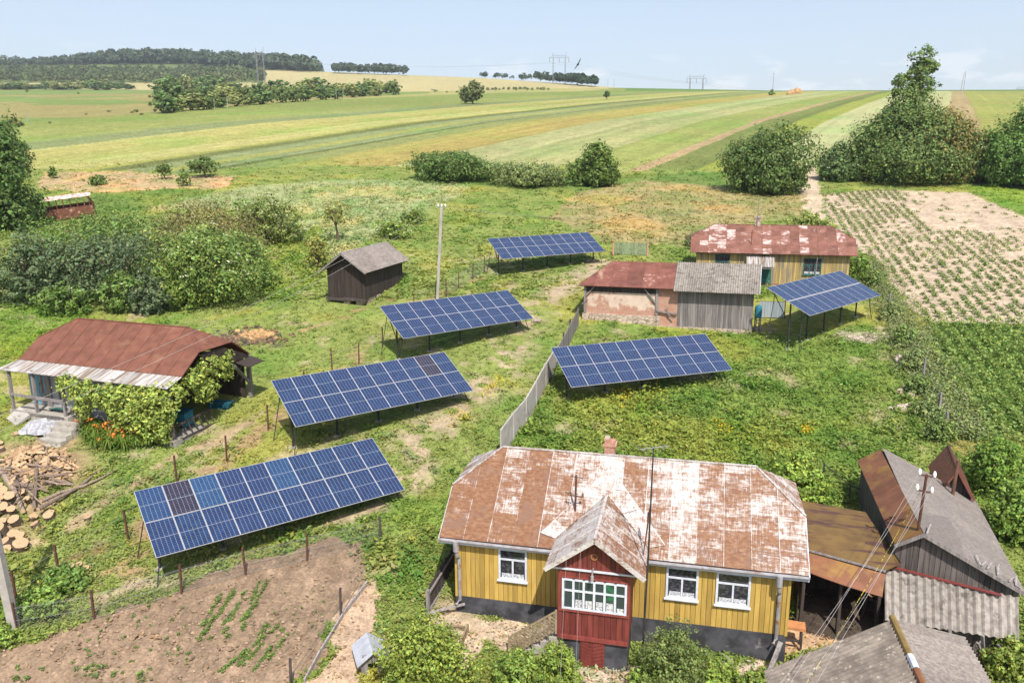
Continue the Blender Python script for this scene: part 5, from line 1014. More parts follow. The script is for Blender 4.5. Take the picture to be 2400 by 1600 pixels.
# canopy between house and sheds
cp = thing('canopy', 'flat canopy of olive stained sheets between the yellow house and the sheds', 'canopy', o0); c1, c2, c3, c3b, c4 = S(1872, 1170, -12.6)-o0, S(2028, 1201, -13.0)-o0, S(2112, 1318, -13.1)-o0, S(2076, 1336, -13.12)-o0, S(1886, 1284, -12.75)-o0
r = MB(); r.sheets([c4, c3b, c3, c2, c1], 5, .75, .05, .85, 1.15, seam=.02, stag=False); r.build('roof', 'olivemetal', cp)
r = MB(); d1_, d2_ = S(1890, 1338, -13.15)-o0, S(2068, 1398, -13.7)-o0; a4, b4 = c4+Vector((0, 0, -.1)), c3b+Vector((0, 0, -.12)); n = 8
for k in range(n):
    f0, f1 = k/n, (k+1)/n; sg = lambda f: Vector((0, 0, -.22*math.sin(f*math.pi))); r.slab([d1_.lerp(d2_, f0)+sg(f0)*.2, d1_.lerp(d2_, f1)+sg(f1)*.2, a4.lerp(b4, f1), a4.lerp(b4, f0)], .03, 1.0)
r.build('front_sheet', 'brownmetal', cp)
mb = MB(); mb.bar(c4+Vector((0, 0, -.03)), c3b+Vector((0, 0, -.03)), .1, .06); mb.build('beam', 'greywood', cp)
for f in (.0, .5, 1.0):
    p = d1_.lerp(d2_, f)+Vector((.1, .4, 0)); mb = MB(); mb.bar((p.x, p.y, -.8), (p.x, p.y, p.z+.05), .1); mb.build('post', 'darkwood', cp)
w = MB(); w.boards(Vector((c1.x, c1.y, -.8)), Vector((c2.x, c2.y, -.8)), c1.z-.1, c2.z-.1, .2); w.build('rear_wall', 'blackwood', cp); w = MB(); e1, e2 = c4.lerp(c1, .45), c3b.lerp(c2, .5); w.boards(Vector((e1.x, e1.y, -.8)), Vector((e2.x, e2.y, -.8)), e1.z-.1, e2.z-.1, .2); w.build('dark_back_wall', 'blackwood', cp); w = MB(); w.boards(Vector((c4.x-.1, c4.y, -.8)), Vector((e1.x-.1, e1.y, -.8)), c4.z-.1, e1.z-.1, .2); w.build('added_side_wall', 'blackwood', cp)  # nearer middle wall and side wall added to darken the space below
# bottom roof
bs = thing('low_shed', 'low shed with a mossy dark corrugated roof at the bottom edge', 'shed', Vector((11, 19, -15.9))); ob = Vector((11, 19, -15.9)); rb, rf_ = S(2093, 1452, -13.0)-ob, S(2172, 1625, -13.0)-ob; ex = (rf_-rb)*1.5; lb_, lf_ = S(1792, 1572, -14.05)-ob, None; lf_ = lb_+ex; gb_ = S(2160, 1470, -13.75)-ob+Vector((1.2, .2, 0)); gb_ = S(2300, 1560, -13.95)-ob; gb_ = gb_-(ex.normalized()*1.4); gf_ = gb_+ex
r = MB(); r.wavy(lb_, lf_, rb+ex, rb, .17, .03, 1, .95); r.build('roof', 'asbdark', bs, 'mossy left slope with pale specks')
r = MB(); r.wavy(gf_, gb_, rb, rb+ex, .17, .03, 1, 1.0); r.build('roof', 'shingle', bs, 'plain grey right slope')
mb = MB(); e1 = ex*.36; mb.tube([rb-ex*.02+Vector((0, 0, .02)), rb+e1+Vector((0, 0, .02))], .1, 8); mb.build('ridge_cap', 'olivecap', bs)
mb = MB(); mb.tube([rb+e1+Vector((0, 0, .03)), rb+ex*.48+Vector((0, 0, .03))], .1, 8); mb.build('ridge_cap', 'white', bs); mb = MB(); mb.tube([rb+ex*.48+Vector((0, 0, .02)), rb+ex+Vector((0, 0, .02))], .105, 8); mb.build('ridge_cap', 'brownmetal', bs)
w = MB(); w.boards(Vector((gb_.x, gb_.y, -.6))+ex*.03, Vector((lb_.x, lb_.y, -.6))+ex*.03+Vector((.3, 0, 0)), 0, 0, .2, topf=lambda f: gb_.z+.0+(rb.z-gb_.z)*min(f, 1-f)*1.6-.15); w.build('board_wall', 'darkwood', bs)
# privy
pv0 = Vector((18.2, 30.8, -14.4)); pv = thing('privy', 'narrow privy with a steep brown slatted roof behind the shingled shed', 'privy', pv0); pf, pb = S(2246, 1101, -12.2)-pv0, S(2223, 1040, -12.15)-pv0
dl_, dr_ = Vector((-.62, .28, -1.15)), Vector((.62, -.28, -1.15)); r = MB(); r.sheets([pb+dl_, pf+dl_, pf, pb], .12, 3, .05, .85, 1.15, seam=.015, stag=False); r.sheets([pf+dr_, pb+dr_, pb, pf], .12, 3, .05, .7, .95, seam=.015, stag=False); r.build('roof', 'brownboard', pv)
w = MB(); a = pf+dl_*.9+(pb-pf)*.1; b = pf+dr_*.9+(pb-pf)*.1; w.boards((a.x, a.y, -.6), (b.x, b.y, -.6), 0, 0, .15, topf=lambda f: a.z+(pf.z-a.z)*(1-abs(2*f-1))-.05); e = (pb-pf)*.8; w.boards((b.x, b.y, -.6), (b.x+e.x, b.y+e.y, -.6), a.z, a.z, .15); w.boards((a.x+e.x, a.y+e.y, -.6), (a.x, a.y, -.6), a.z, a.z, .15); w.build('wall', 'darkwood', pv)
mb = MB(); mb.bar(pf+Vector((0, -.03, -.02)), pf+dr_+Vector((0, -.03, -.05)), .05, .12); mb.bar(pf+Vector((0, -.03, -.02)), pf+dl_+Vector((0, -.03, -.05)), .04, .08); mb.build('barge_board', 'rustfade', pv)
ps = thing('roof_post', 'brown wooden post rising through the grey shingled roof', 'post', S(2233, 1147, -12.9)); mb = MB(); q = at_y(2246*.98, 1078*.98, S(2233, 1147, -12.9).y)-S(2233, 1147, -12.9); mb.tube([(0, 0, -.8), q], [.075, .065], 8); mb.build('post', 'brownboard', ps)
# insulator pole
ib = S(2150, 1239, -12.05); ip = thing('insulator_pole', 'short electric pole with four white insulators on the shingled shed ridge', 'pole', ib); tp = at_y(2172*.98, 1111*.98, ib.y)-ib
mb = MB(); mb.tube([(0, 0, -.9), tp], [.05, .045], 8); mb.build('pole', 'rustpost', ip)
INS = []
for f in (.98, .70):
    c = tp*f; mb = MB(); mb.bar(c+Vector((-.27, -.03, .05)), c+Vector((.27, -.03, -.06)), .05, .05); mb.build('crossarm', 'rustpost', ip)
    for sx in (-.25, .25):
        p = c+Vector((sx, -.03, -.0-sx*.2)); mb = MB(); mb.tube([p, p+Vector((0, 0, .08)), p+Vector((0, 0, .14)), p+Vector((0, 0, .2))], [.045, .06, .05, .03], 8); mb.build('insulator', 'insul', ip); INS.append(ib+p+Vector((0, 0, .1)))
def sag(a, b, s, n=14): a = Vector(a); b = Vector(b); return [a.lerp(b, i/n)-Vector((0, 0, s*4*(i/n)*(1-i/n))) for i in range(n+1)]
def wire(name, label, a, b, s, r=.011, mat='wire', group=None, n=14):
    p0 = Vector(a); mb = MB(); mb.tube([p-p0 for p in sag(a, b, s, n)], r, 4); o = mb.build(name, mat); o.location = p0; tag(o, label, 'wire', group); return o
ends = [(1740, 1640), (1768, 1640), (1800, 1640), (1832, 1640)]; lab = ['overhead wire leaving the upper left white insulator', 'overhead wire leaving the upper right white insulator', 'overhead wire leaving the lower left white insulator', 'overhead wire leaving the lower right white insulator']
for i, p in enumerate(INS): wire('overhead_wire', lab[i], p, at_y(*ends[[1, 3, 0, 2][i]], 14.5), .12, .0045, 'linewire')
wire('overhead_cable', 'yellow and black cable strung between the overhead wires', INS[2]+Vector((.1, 0, -.2)), at_y(1806, 1640, 14.5), .2, .007, 'cable')
# ------------------------------------------------------------------ utility poles and wires
pb_ = at(1003, 702); up = thing('utility_pole', 'square concrete power pole standing behind the third solar array', 'utility pole', pb_); q = at_y(1014.5, 476, pb_.y)-pb_; mb = MB(); mb.bar((0, 0, -.5), q, .2, .22); mb.build('pole', 'palecon', up)
mb = MB(); mb.bar(q+Vector((-.28, 0, .02)), q+Vector((.3, 0, -.04)), .07, .07); mb.build('crossarm', 'greywood', up)
PT = []
for x in (-.25, 0, .27): p = q+Vector((x, 0, .05)); mb = MB(); mb.tube([p, p+Vector((0, 0, .09)), p+Vector((0, 0, .2))], [.05, .07, .03], 8); mb.build('insulator', 'insul', up); PT.append(pb_+p)
p2 = at(36, 1450); u2 = thing('utility_pole', 'leaning concrete power pole cut by the left edge at the soil bed', 'utility pole', p2); t2 = at_y(-62, 1000, p2.y+.1)-p2; mb = MB(); mb.bar((0, 0, -.5), t2, .26, .24); mb.build('pole', 'palecon', u2)
T2_ = p2+t2
wire('power_line', 'power line wire above the barn roof, upper of the two', PT[0], T2_+Vector((-.2, 0, .2)), .5, .007, 'linewire'); wire('power_line', 'power line wire above the barn roof, lower of the two', PT[2], T2_+Vector((.3, 0, -.1)), .6, .007, 'linewire')
wire('power_line', 'thin line from the concrete power pole to the far house chimney', PT[2], Vector((19, 66.6, -3.6)), .9, .009, 'greywire')
hsx = lambda x, y, z: Vector((-1.93+x*math.cos(-.229)-y*math.sin(-.229), 24.78+x*math.sin(-.229)+y*math.cos(-.229), HZ+z))
wire('house_line', 'left of the two pale wires hanging in front of the red porch', hsx(3.76, .86, mz+.66), at_y(1281, 1660, 12.5), .05, .003, 'linewire'); wire('house_line', 'right of the two pale wires hanging in front of the red porch', hsx(4.2, .86, mz+.62), at_y(1318, 1660, 12.5), .05, .003, 'linewire')
# ------------------------------------------------------------------ fences
def wire_fence(label, pts, hs, netted, mat='rustpost', name='wire_fence', r=.035):
    P = [at(*p) for p in pts]; o = thing(name, label, 'fence', P[0])
    for i, p in enumerate(P):
        h = hs[i] if isinstance(hs, list) else hs; b = p-P[0]; mb = MB(); mb.bar(b+Vector((0, 0, -.3)), b+Vector((random.uniform(-.06, .06), random.uniform(-.06, .06), h)), r*2, r*2); mb.build('post', mat, o)
    mb = MB(); h = (hs if not isinstance(hs, list) else min(hs))*.82
    for i in range(len(P)-1):
        a, b = P[i]-P[0], P[i+1]-P[0]; L_ = (b-a).length
        for z in (.08, h*.5, h): mb.tube(sag(a+Vector((0, 0, z)), b+Vector((0, 0, z)), .03, 6), .006, 3)
        if netted:
            n = int(L_/.11)
            for k in range(-int(h/.11), n):
                for s in (1, -1):
                    f0, f1 = k*.11/L_, (k*.11+h)/L_; z0, z1 = .06, .06+h
                    if f0 < 0: z0 = .06+(-f0)*L_; f0 = 0
                    if f1 > 1: z1 = z1-(f1-1)*L_; f1 = 1
                    if z1 <= z0: continue
                    if s < 0: f0, f1 = 1-f0, 1-f1
                    mb.bar(a.lerp(b, f0)+Vector((0, 0, z0)), a.lerp(b, f1)+Vector((0, 0, z1)), .0035)
    mb.build('wire_mesh', 'mesh', o); return o
wire_fence('chain link fence on rusty posts along the far side of the soil bed', [(40, 1452), (217, 1423), (417, 1361), (565, 1319), (705, 1287), (877, 1244)], 1.12, True)
wire_fence('fence of dark posts along the right side of the soil bed', [(877, 1246), (782, 1417), (668, 1585)], 1.12, False, 'darkwood')
wire_fence('long wire fence on thin posts along the barn yard', [(40, 1390), (137, 1328), (296, 1240), (407, 1110), (521, 1062), (616, 988), (700, 905), (763, 850), (824, 836), (879, 797), (950, 720), (1025, 682), (1053, 663), (1086, 642), (1113, 625), (1140, 600)], 1.35, False)
sf = thing('sheep_net', 'tall grey wire netting left of the farthest solar array', 'fence', at(1086, 642)); mb = MB(); P = [at(*p)-at(1086, 642) for p in ((1020, 684), (1053, 664), (1086, 642), (1113, 625), (1142, 600))]
for i in range(4):
    for k in range(14): p = P[i].lerp(P[i+1], k/14); mb.bar(p, p+Vector((0, 0, 1.25)), .007)
    for z in (.2, .5, .8, 1.05, 1.25): mb.bar(P[i]+Vector((0, 0, z)), P[i+1]+Vector((0, 0, z)), .007)
mb.build('netting', 'mesh', sf)
# concrete slab fence and its wooden end
cf = thing('slab_fence', 'pale concrete slab fence running from the yellow house up the yard', 'fence', at(1228, 931)); O = at(1228, 931); pts = [at(1150, 1050), at(1178, 1010), at(1207, 975), at(1230, 932), at(1252, 890), at(1277, 848)]
for i in range(5):
    a, b = pts[i]-O, pts[i+1]-O; n_ = Vector((b.y-a.y, -(b.x-a.x), 0)).normalized()*.04; up_ = Vector((0, 0, 1.38)); dn = Vector((0, 0, -.3)); mb = MB(); e = (b-a)*.008; a2, b2 = a+e, b-e
    mb.add([a2-n_+dn, b2-n_+dn, b2-n_+up_, a2-n_+up_, a2+n_+dn, b2+n_+dn, b2+n_+up_, a2+n_+up_], [(0, 1, 2, 3), (5, 4, 7, 6), (4, 0, 3, 7), (1, 5, 6, 2), (3, 2, 6, 7), (4, 5, 1, 0)], random.uniform(.9, 1.08)); mb.build('slab', 'palecon', cf)
    mb = MB(); mb.bar(b+dn, b+Vector((0, 0, 1.42)), .13, .13); mb.build('post', 'concrete', cf)
pfn = thing('plank_fence', 'dark wooden plank fence between the concrete fence and the brick barn', 'fence', at(1297, 812)); O = at(1297, 812); pts = [at(1280, 843), at(1297, 812), at(1312, 780), at(1328, 748)]; mb = MB()
for i in range(3): a, b = pts[i]-O, pts[i+1]-O; mb.boards(a+Vector((0, 0, -.2)), b+Vector((0, 0, -.2)), a.z+1.25, b.z+1.25, .14, .03)
mb.build('plank', 'greywood', pfn)
for p in pts: mb = MB(); mb.bar(p-O+Vector((-.08, 0, -.3)), p-O+Vector((-.08, 0, 1.4)), .11); mb.build('post', 'darkwood', pfn)
gp = thing('picket_fence', 'faded green picket fence between two pink posts', 'fence', at(1408, 586)); O = at(1408, 586); a, b = Vector((0, 0, 0)), at(1487, 588)-O; mb = MB(); n = 24
for k in range(n): p = a.lerp(b, (k+.5)/n); h = 1.15+random.uniform(-.06, .1); mb.box(p.x-.045, p.y-.02, p.z+.05, p.x+.045, p.y+.01, p.z+h, random.uniform(.75, 1.2))
mb.build('picket', 'palegreen', gp); mb = MB(); [mb.bar(a+Vector((0, .04, z)), b+Vector((0, .04, z)), .05, .07) for z in (.35, .9)]; mb.build('rail', 'palegreen', gp)
for p in (a, b): mb = MB(); mb.bar(p+Vector((0, 0, -.3)), p+Vector((0, 0, 1.15)), .11); mb.build('post', 'pink', gp)
hf = thing('picket_fence', 'dark picket fence leaning at the left wall of the yellow house', 'fence', (-1.93, 24.78, HZ), -.229); mb = MB()
for k in range(22): y = -.25+k*.14; mb.box(-1.02+.02*k*.3, y, -.2, -.98+.02*k*.3, y+.09, 1.15+random.uniform(-.05, .05)+.012*k, random.uniform(.7, 1.2))
mb.build('picket', 'darkwood', hf); mb = MB(); mb.bar((-.95, -.3, .3), (-.85, 2.9, .45), .07); mb.bar((-.95, -.3, .95), (-.85, 2.9, 1.15), .07); mb.bar((-.98, -.34, -.4), (-.98, -.34, 1.1), .12); mb.bar((-1.1, -.5, .25), (.3, -.15, .62), .09, .05, 1.4); mb.build('rail', 'greywood', hf)
wp = thing('prop_post', 'grey plank leaning against the right corner of the yellow house', 'plank', (-1.93, 24.78, HZ), -.229); mb = MB(); mb.bar((10.05, -1.5, -.5), (10.72, -.28, .75), .14, .05, 1.2); mb.build('plank', 'greywood', wp)
yw = thing('wire_fence', 'short wire fence on thin posts right of the currant bush', 'fence', at(1890, 1100)); O = at(1890, 1100); pts = [at(p, q) for p, q in ((1890, 1100), (1950, 1150), (1998, 1168))]
for p in pts: mb = MB(); mb.bar(p-O, p-O+Vector((0, 0, .8)), .05); mb.build('post', 'darkwood', yw)
mb = MB(); [mb.bar(pts[i]-O+Vector((0, 0, .72)), pts[i+1]-O+Vector((0, 0, .72)), .03) for i in range(2)]; mb.build('rail', 'darkwood', yw)
wire_fence('old fence of pale stakes hidden in the overgrown hedge on the right', [(1965, 600), (2005, 655), (2040, 720), (2118, 880), (2155, 965), (2170, 1010)], 1.5, False, 'greywood', 'stake_fence', .05)
# edging boards of the bed and the kennel
for i, (p, q) in enumerate((((845, 1340), (790, 1412)), ((788, 1416), (738, 1498)), ((736, 1500), (700, 1568)))):
    a, b = at(*p), at(*q); o = thing('edging_board', ('pale edging board at the top of the dirt path beside the soil bed', 'middle edging board between the soil bed and the dirt path', 'lowest edging board between the soil bed and the dirt path')[i], 'board', a); mb = MB(); mb.bar((0, 0, .06), b-a+Vector((0, 0, .06)), .05, .2, 1.4, 0); mb.build('board', 'greywood', o)
P = at(852, 1528); dg = thing('dog_kennel', 'small dog kennel with a light grey sheet roof beside the dirt path', 'kennel', P, .35); mb = MB(); mb.box(-.36, -.45, -.2, -.32, .45, .5); mb.box(.32, -.45, -.2, .36, .45, .5); mb.box(-.32, .41, -.2, .32, .45, .62); mb.box(-.32, -.45, .4, .32, -.41, .72); mb.box(-.32, -.45, -.2, -.16, -.41, .4); mb.box(.16, -.45, -.2, .32, -.41, .4); mb.build('wall', 'greywood', dg); mb = MB(); mb.slab([(-.52, .58, .48), (-.52, -.62, .48), (0, -.62, .86), (0, .58, .86)], .03); mb.slab([(.52, -.62, .48), (.52, .58, .48), (0, .58, .86), (0, -.62, .86)], .03, .95); mb.build('roof', 'kennelroof', dg)
# ------------------------------------------------------------------ wood
CUTM = ['bark', 'cutwood']
def log_mesh(name, r, l):
    mb = MB(); n = 14; pts = [(0, 0, 0), (0, 0, l)]; mb.tube(pts, [r*1.04, r], n, 1.0, 0, 1)
    for i, v in enumerate(mb.v): k = 1+.05*math.sin(i*2.3)+.03*math.sin(i*5.1); mb.v[i] = (v[0]*k, v[1]*k, v[2])
    o = mb.build(name, CUTM); return o
LOGS = [(290, 375, 55), (15, 1175, 95), (160, 1225, 65), (255, 1240, 55), (100, 1320, 62), (240, 1345, 85), (80, 1395, 62), (195, 1085, 65), (130, 880, 60), (50, 1100, 52), (150, 1000, 50), (25, 980, 42), (380, 1035, 50), (420, 1115, 52), (575, 1020, 58), (30, 705, 34), (10, 860, 48), (285, 790, 36), (60, 790, 52), (25, 915, 42), (90, 955, 55), (20, 250, 42), (10, 185, 32), (110, 425, 48), (175, 640, 48), (310, 640, 40), (165, 700, 34), (330, 860, 36), (-40, 1000, 60), (-50, 1130, 60), (-40, 1260, 70), (-45, 850, 55)]
first = None
for i, (x, y, r) in enumerate(LOGS):
    P = at(x/4.9*.98, (1000+y/4.9)*.98+ r*.12); m = mpp(P)/4.9; rr = r*m*.98*.95
    if first is None: o = log_mesh('sawn_log', 1.0, 1.0); first = o; tag(o, 'sawn round of a tree trunk with a pale cut face in the heap', 'log', group='sawn trunk rounds of the heap')
    else: o = first.copy(); COL.objects.link(o)
    pile = max(0, 1-abs(x-150)/260)*max(0, 1-abs(y-830)/330); l = rr*random.uniform(1.0, 1.5)
    o.location = P+Vector((0, 0, pile*.5)); o.scale = (rr, rr, l); o.rotation_euler = (random.uniform(.1, .55)+pile*.6, random.uniform(-.35, .35), random.uniform(-.6, .6))
for lab_, x, y, r in (('flat sawn disc lying alone in the grass by the cloth heap', 185, 88, 46), ('small tree stump alone in the grass left of the front panels', 1008, 1065, 38), ('lone sawn round at the tip of the long branches', 580, 1030, 56)):
    P = at(x/4.9*.98, (1000+y/4.9)*.98); m = mpp(P)/4.9*.98; o = first.copy(); COL.objects.link(o); tag(o, lab_, 'log'); del o['group']; o.location = P; o.scale = (r*m, r*m, r*m*(.4 if 'disc' in lab_ else 1.1)); o.rotation_euler = (.15, -.1, .4)
for lab_, x, y, r in (('left of three sawn rounds under the weeds by the fence', 440, 868, 22), ('upper of three sawn rounds under the weeds by the fence', 490, 856, 21), ('right of three sawn rounds under the weeds by the fence', 532, 880, 22)):
    P = at(x/2.614*.98, (1000+y/2.614)*.98); m = mpp(P)/2.614*.98; o = first.copy(); COL.objects.link(o); tag(o, lab_, 'log'); del o['group']; o.location = P; o.scale = (r*m, r*m, r*m*1.2); o.rotation_euler = (.25, -.15, .4)
fm = []
for k in range(5):
    mb = MB(); w_ = random.uniform(.05, .085); l_ = random.uniform(.15, .2); mb.add([(-l_, -w_, 0), (-l_, w_, 0), (-l_, 0, w_*1.4), (l_, -w_*.9, 0), (l_, w_, 0), (l_, .01, w_*1.3)], [(0, 1, 2), (5, 4, 3), (0, 3, 4, 1), (1, 4, 5, 2), (2, 5, 3, 0)], 1.0); o = mb.build('firewood_piece', 'cutwood'); me = o.data; bpy.data.objects.remove(o); fm.append(me)
FO = at(108, 1068); mq = mpp(FO)
for k in range(290):
    a = random.uniform(0, 6.283); r = random.random()**.5; px, py = 92+math.cos(a)*r*84, 1068+math.sin(a)*r*42; P = at(px, py); hgt_ = .55*(1-r**1.6)*random.random()**.5
    o = bpy.data.objects.new('firewood_piece', random.choice(fm)); COL.objects.link(o); tag(o, 'split piece of pale firewood in the heap below the barn steps', 'firewood', 'split firewood heap'); o.location = P+Vector((0, 0, .02+hgt_)); o.rotation_euler = (random.uniform(-.5, .5)+random.choice((0, 2.1, 4.2)), random.uniform(-.5, .5), random.uniform(0, 6.28)); s_ = random.uniform(.8, 1.35); o.scale = (s_, s_, s_)
hp = MB()
for k in range(16): a0, a1 = 2*math.pi*k/16, 2*math.pi*(k+1)/16; q = lambda a: at(92+math.cos(a)*80, 1068+math.sin(a)*40)-FO; hp.add([q(a0), q(a1), Vector((0, 0, .42))], [(0, 1, 2)], .55)
BR = [([(0, 540), (80, 660), (160, 760), (275, 1030)], .16, .09, 1.5, 'thick pale trunk lying across the log heap'), ([(505, 315), (450, 480), (430, 600), (415, 800), (390, 990)], .10, .06, .9, 'crooked dark trunk lying upright across the log heap'), ([(450, 1035), (700, 860), (900, 730), (1000, 640), (1130, 520), (1215, 485)], .10, .03, 1.0, 'long forked branch reaching right from the log heap'), ([(480, 940), (720, 800), (960, 715), (1180, 600), (1350, 500)], .09, .03, 1.3, 'long pale branch reaching farthest right from the log heap'), ([(590, 660), (750, 685), (910, 700)], .08, .05, 1.0, 'short thick branch in the middle of the brush heap'), ([(460, 645), (680, 600), (895, 535)], .05, .02, 1.1, 'thin branch pointing up right from the brush heap'), ([(175, 740), (400, 735)], .13, .11, 1.0, 'short thick log under the crooked trunk')]
for pts, r0, r1, z, lab_ in BR:
    W3 = [at(x/4.9*.98, (1000+y/4.9)*.98)+Vector((0, 0, (.42 if i < len(pts)/2 else .25)*max(.35, 1-abs(x-300)/900))) for i, (x, y) in enumerate(pts)]; mb = MB(); n = len(W3); mb.tube([p-W3[0] for p in W3], [lerp(r0, r1, i/(n-1)) for i in range(n)], 8, z, 0, 1); o = mb.build('branch', ['barkgrey', 'cutwood']); o.location = W3[0]; tag(o, lab_, 'branch')
for k in range(58):
    x, y = random.gauss(330, 190), random.gauss(640, 140); P = at(max(-40, x)/4.9*.98, (1000+y/4.9)*.98); a = random.gauss(.6, .7); l = random.uniform(.5, 1.5); d = Vector((math.cos(a), -math.sin(a)*.9, random.uniform(-.15, .25))); hh = random.uniform(.05, .55); mb = MB(); r = random.uniform(.02, .06); mb.tube([(0, 0, 0), d*l*.5+Vector((0, 0, random.uniform(-.08, .1))), d*l], [r, r*.8, r*.45], 6, random.uniform(.7, 1.4), 0, 1); o = mb.build('branch', ['barkgrey', 'cutwood']); o.location = P+Vector((0, 0, hh)); tag(o, 'short bare branch in the brush heap beside the logs', 'branch', 'bare branches of the brush heap')
# ------------------------------------------------------------------ stones, rubble, ash heap
def boulder(px, py, w, h, lab_, c=1.0, name='boulder'):
    P = at(px, py); m = mpp(P); a, b = w*m/2, h*m*.7; V = []; Fs = []; n, k = 9, 5
    for j in range(k+1):
        ph = math.pi*(j/k); 
        for i in range(n): th = 2*math.pi*i/n; q = 1+random.uniform(-.2, .15); V.append((a*math.sin(ph)*math.cos(th)*q, a*.8*math.sin(ph)*math.sin(th)*q, b*.3+b*.75*math.cos(ph)*q))
    Fs = [(j*n+i, (j+1)*n+i, (j+1)*n+(i+1) % n, j*n+(i+1) % n) for j in range(k) for i in range(n)]; o = np_obj(name, V, Fs, np.full(len(V), c), 'stone'); o.location = P; tag(o, lab_, 'stone')
boulder(2064, 832, 22, 26, 'upright pinkish boulder alone by the overgrown fence'); boulder(2083, 893, 22, 16, 'upper right of three pale boulders by the fence', 1.2); boulder(2066, 903, 18, 16, 'left of three pale boulders by the fence'); boulder(2092, 910, 22, 14, 'lower right of three pale boulders by the fence', 1.1); boulder(2068, 943, 34, 22, 'largest stone of the heap below three boulders'); boulder(2085, 932, 24, 10, 'flat pale stone at the top of the heap below three boulders', 1.2); boulder(2045, 940, 14, 10, 'small stone at the left of the heap below three boulders', 1.1)
boulder(1190, 742, 20, 9, 'flat brown stone at the right end of the third solar array', .8); boulder(1232, 741, 24, 14, 'pinkish stone at the right corner of the third solar array', .8)
def litter(name, label, c, w, h, n, s, mat, zf=.06):
    P0 = at(*c); mb = MB()
    for k in range(n): P = at(c[0]+random.gauss(0, w/3), c[1]+random.gauss(0, h/3))-P0; q = s*random.uniform(.4, 1.3); mb.slab([P+Vector((-q, -q*.6, .03)), P+Vector((q, -q*.5, zf*random.random())), P+Vector((q*.8, q*.7, zf)), P+Vector((-q*.7, q*.6, zf*1.3))], .04, random.uniform(.6, 1.3))
    o = mb.build(name, mat); o.location = P0; tag(o, label, 'rubble', kind='stuff')
litter('rubble', 'stone rubble strewn below the right solar array', (1985, 776), 95, 16, 60, .14, 'stone'); litter('rubble', 'dirt and stones at the right end of the brick barn', (1745, 757), 70, 14, 30, .12, 'stone'); litter('ash_heap', 'burnt straw and ash heap behind the rusty barn roof', (578, 776), 95, 26, 320, .13, 'ash', .12); litter('straw', 'brown straw on the ash heap', (590, 772), 60, 16, 120, .14, 'straw', .16); litter('clods', 'dry soil clods of the vegetable bed', (430, 1440), 900, 260, 900, .05, 'soil', .05)
# ------------------------------------------------------------------ crops
def crop_proto(col, n=46, r=.3, h=.3, leaf=.1, name='crop'):
    C = np.stack([rng.normal(size=n)*r*.5, rng.normal(size=n)*r*.5, rng.random(n)*h+.03], 1); V, Fq, Cc = leaves(C, leaf, col, .35, .2, flat=.5, aspect=.7); o = np_obj(name, V, Fq, Cc, 'leaf'); me = o.data; bpy.data.objects.remove(o); return me
TP = ZW[7][0]; a = np.array(at(2065.8*.98, 619*.98)); b = np.array(at(2123*.98, 705*.98)); rd = (b-a)[:2]; rd /= np.linalg.norm(rd); pd = np.array([-rd[1], rd[0]])
cen = TP.mean(0); pl = []
for i in range(-40, 41):
    for j in range(-60, 61):
        q = cen+pd*i*.92+rd*(j*.62+random.uniform(-.15, .15))+pd*random.uniform(-.1, .1); pl.append(q)
pl = np.array(pl); pl = pl[inside(TP, pl[:, 0], pl[:, 1])]; dpx, dpy = proj(np.stack([pl[:, 0], pl[:, 1], H(pl[:, 0], pl[:, 1])], 1))
keep = np.where((dpy < 530) & (dpx > 2060+(dpy-440)*.9), .10, np.where(dpy < 530, 1.0, .86)); gap = fbm(pl[:, 0]*.3, pl[:, 1]*.3, 3); keep = keep*np.where(gap < .38, .35, 1.0); ok = (rng.random(len(pl)) < keep) & (dpx < 2420); pl = pl[ok]; pl = pl[np.argsort(pl[:, 1])]; near_ = pl[:300]; rest = pl[300:]
cm = [crop_proto((.15, .20, .06), 44, .34, .3, .10, 'potato_plant') for _ in range(4)]
for q in near_:
    o = bpy.data.objects.new('potato_plant', random.choice(cm)); COL.objects.link(o); o.location = (q[0], q[1], float(H(*q))); o.rotation_euler.z = random.uniform(0, 6); s_ = random.uniform(.45, 1.0); o.scale = (s_, s_, s_); tag(o, 'leafy potato plant growing in a row on the dry tilled plot', 'plant', 'potato plants of the tilled plot')
def crop_mass(name, label, P2, per, r, h, leaf, col):
    n = len(P2); C = np.repeat(np.stack([P2[:, 0], P2[:, 1], H(P2[:, 0], P2[:, 1])], 1), per, 0)+np.stack([rng.normal(size=n*per)*r, rng.normal(size=n*per)*r, rng.random(n*per)*h], 1); V, Fq, Cc = leaves(C, leaf, np.array(col)[None]*np.repeat(rng.uniform(.75, 1.25, n), per)[:, None], .3, .2, flat=.4, aspect=.65); tag(np_obj(name, V, Fq, Cc, 'leaf'), label, kind='stuff')
if len(rest): crop_mass('potato_rows', 'rows of small potato plants on the far part of the tilled plot', rest, 26, .17, .22, .09, (.14, .18, .05))
CP = ZW[9][0]; cen = CP.mean(0); pl = np.array([cen+pd*i*.95+rd*(j*.3)+rng.normal(size=2)*.1 for i in range(-25, 26) for j in range(-90, 91)]); pl = pl[inside(CP, pl[:, 0], pl[:, 1])]; crop_mass('bean_rows', 'dense dark green rows of tall crops at the right edge', pl, 24, .17, .65, .09, (.17, .225, .055))
# hedge weeds along the right fence
HL = np.array([at(*p)[:2] for p in ((1990, 610), (2025, 690), (2065, 765), (2110, 850), (2150, 940), (2190, 1010))]); n = 1500; f = rng.random(n)*(len(HL)-1); i = np.minimum(f.astype(int), len(HL)-2); P2 = HL[i]+(HL[i+1]-HL[i])*(f-i)[:, None]+np.stack([rng.normal(size=n)*.8+.5, rng.normal(size=n)*.35], 1); crop_mass('weeds', 'tall overgrown weeds along the fence on the right', P2, 20, .15, .6, .065, (.18, .205, .085))
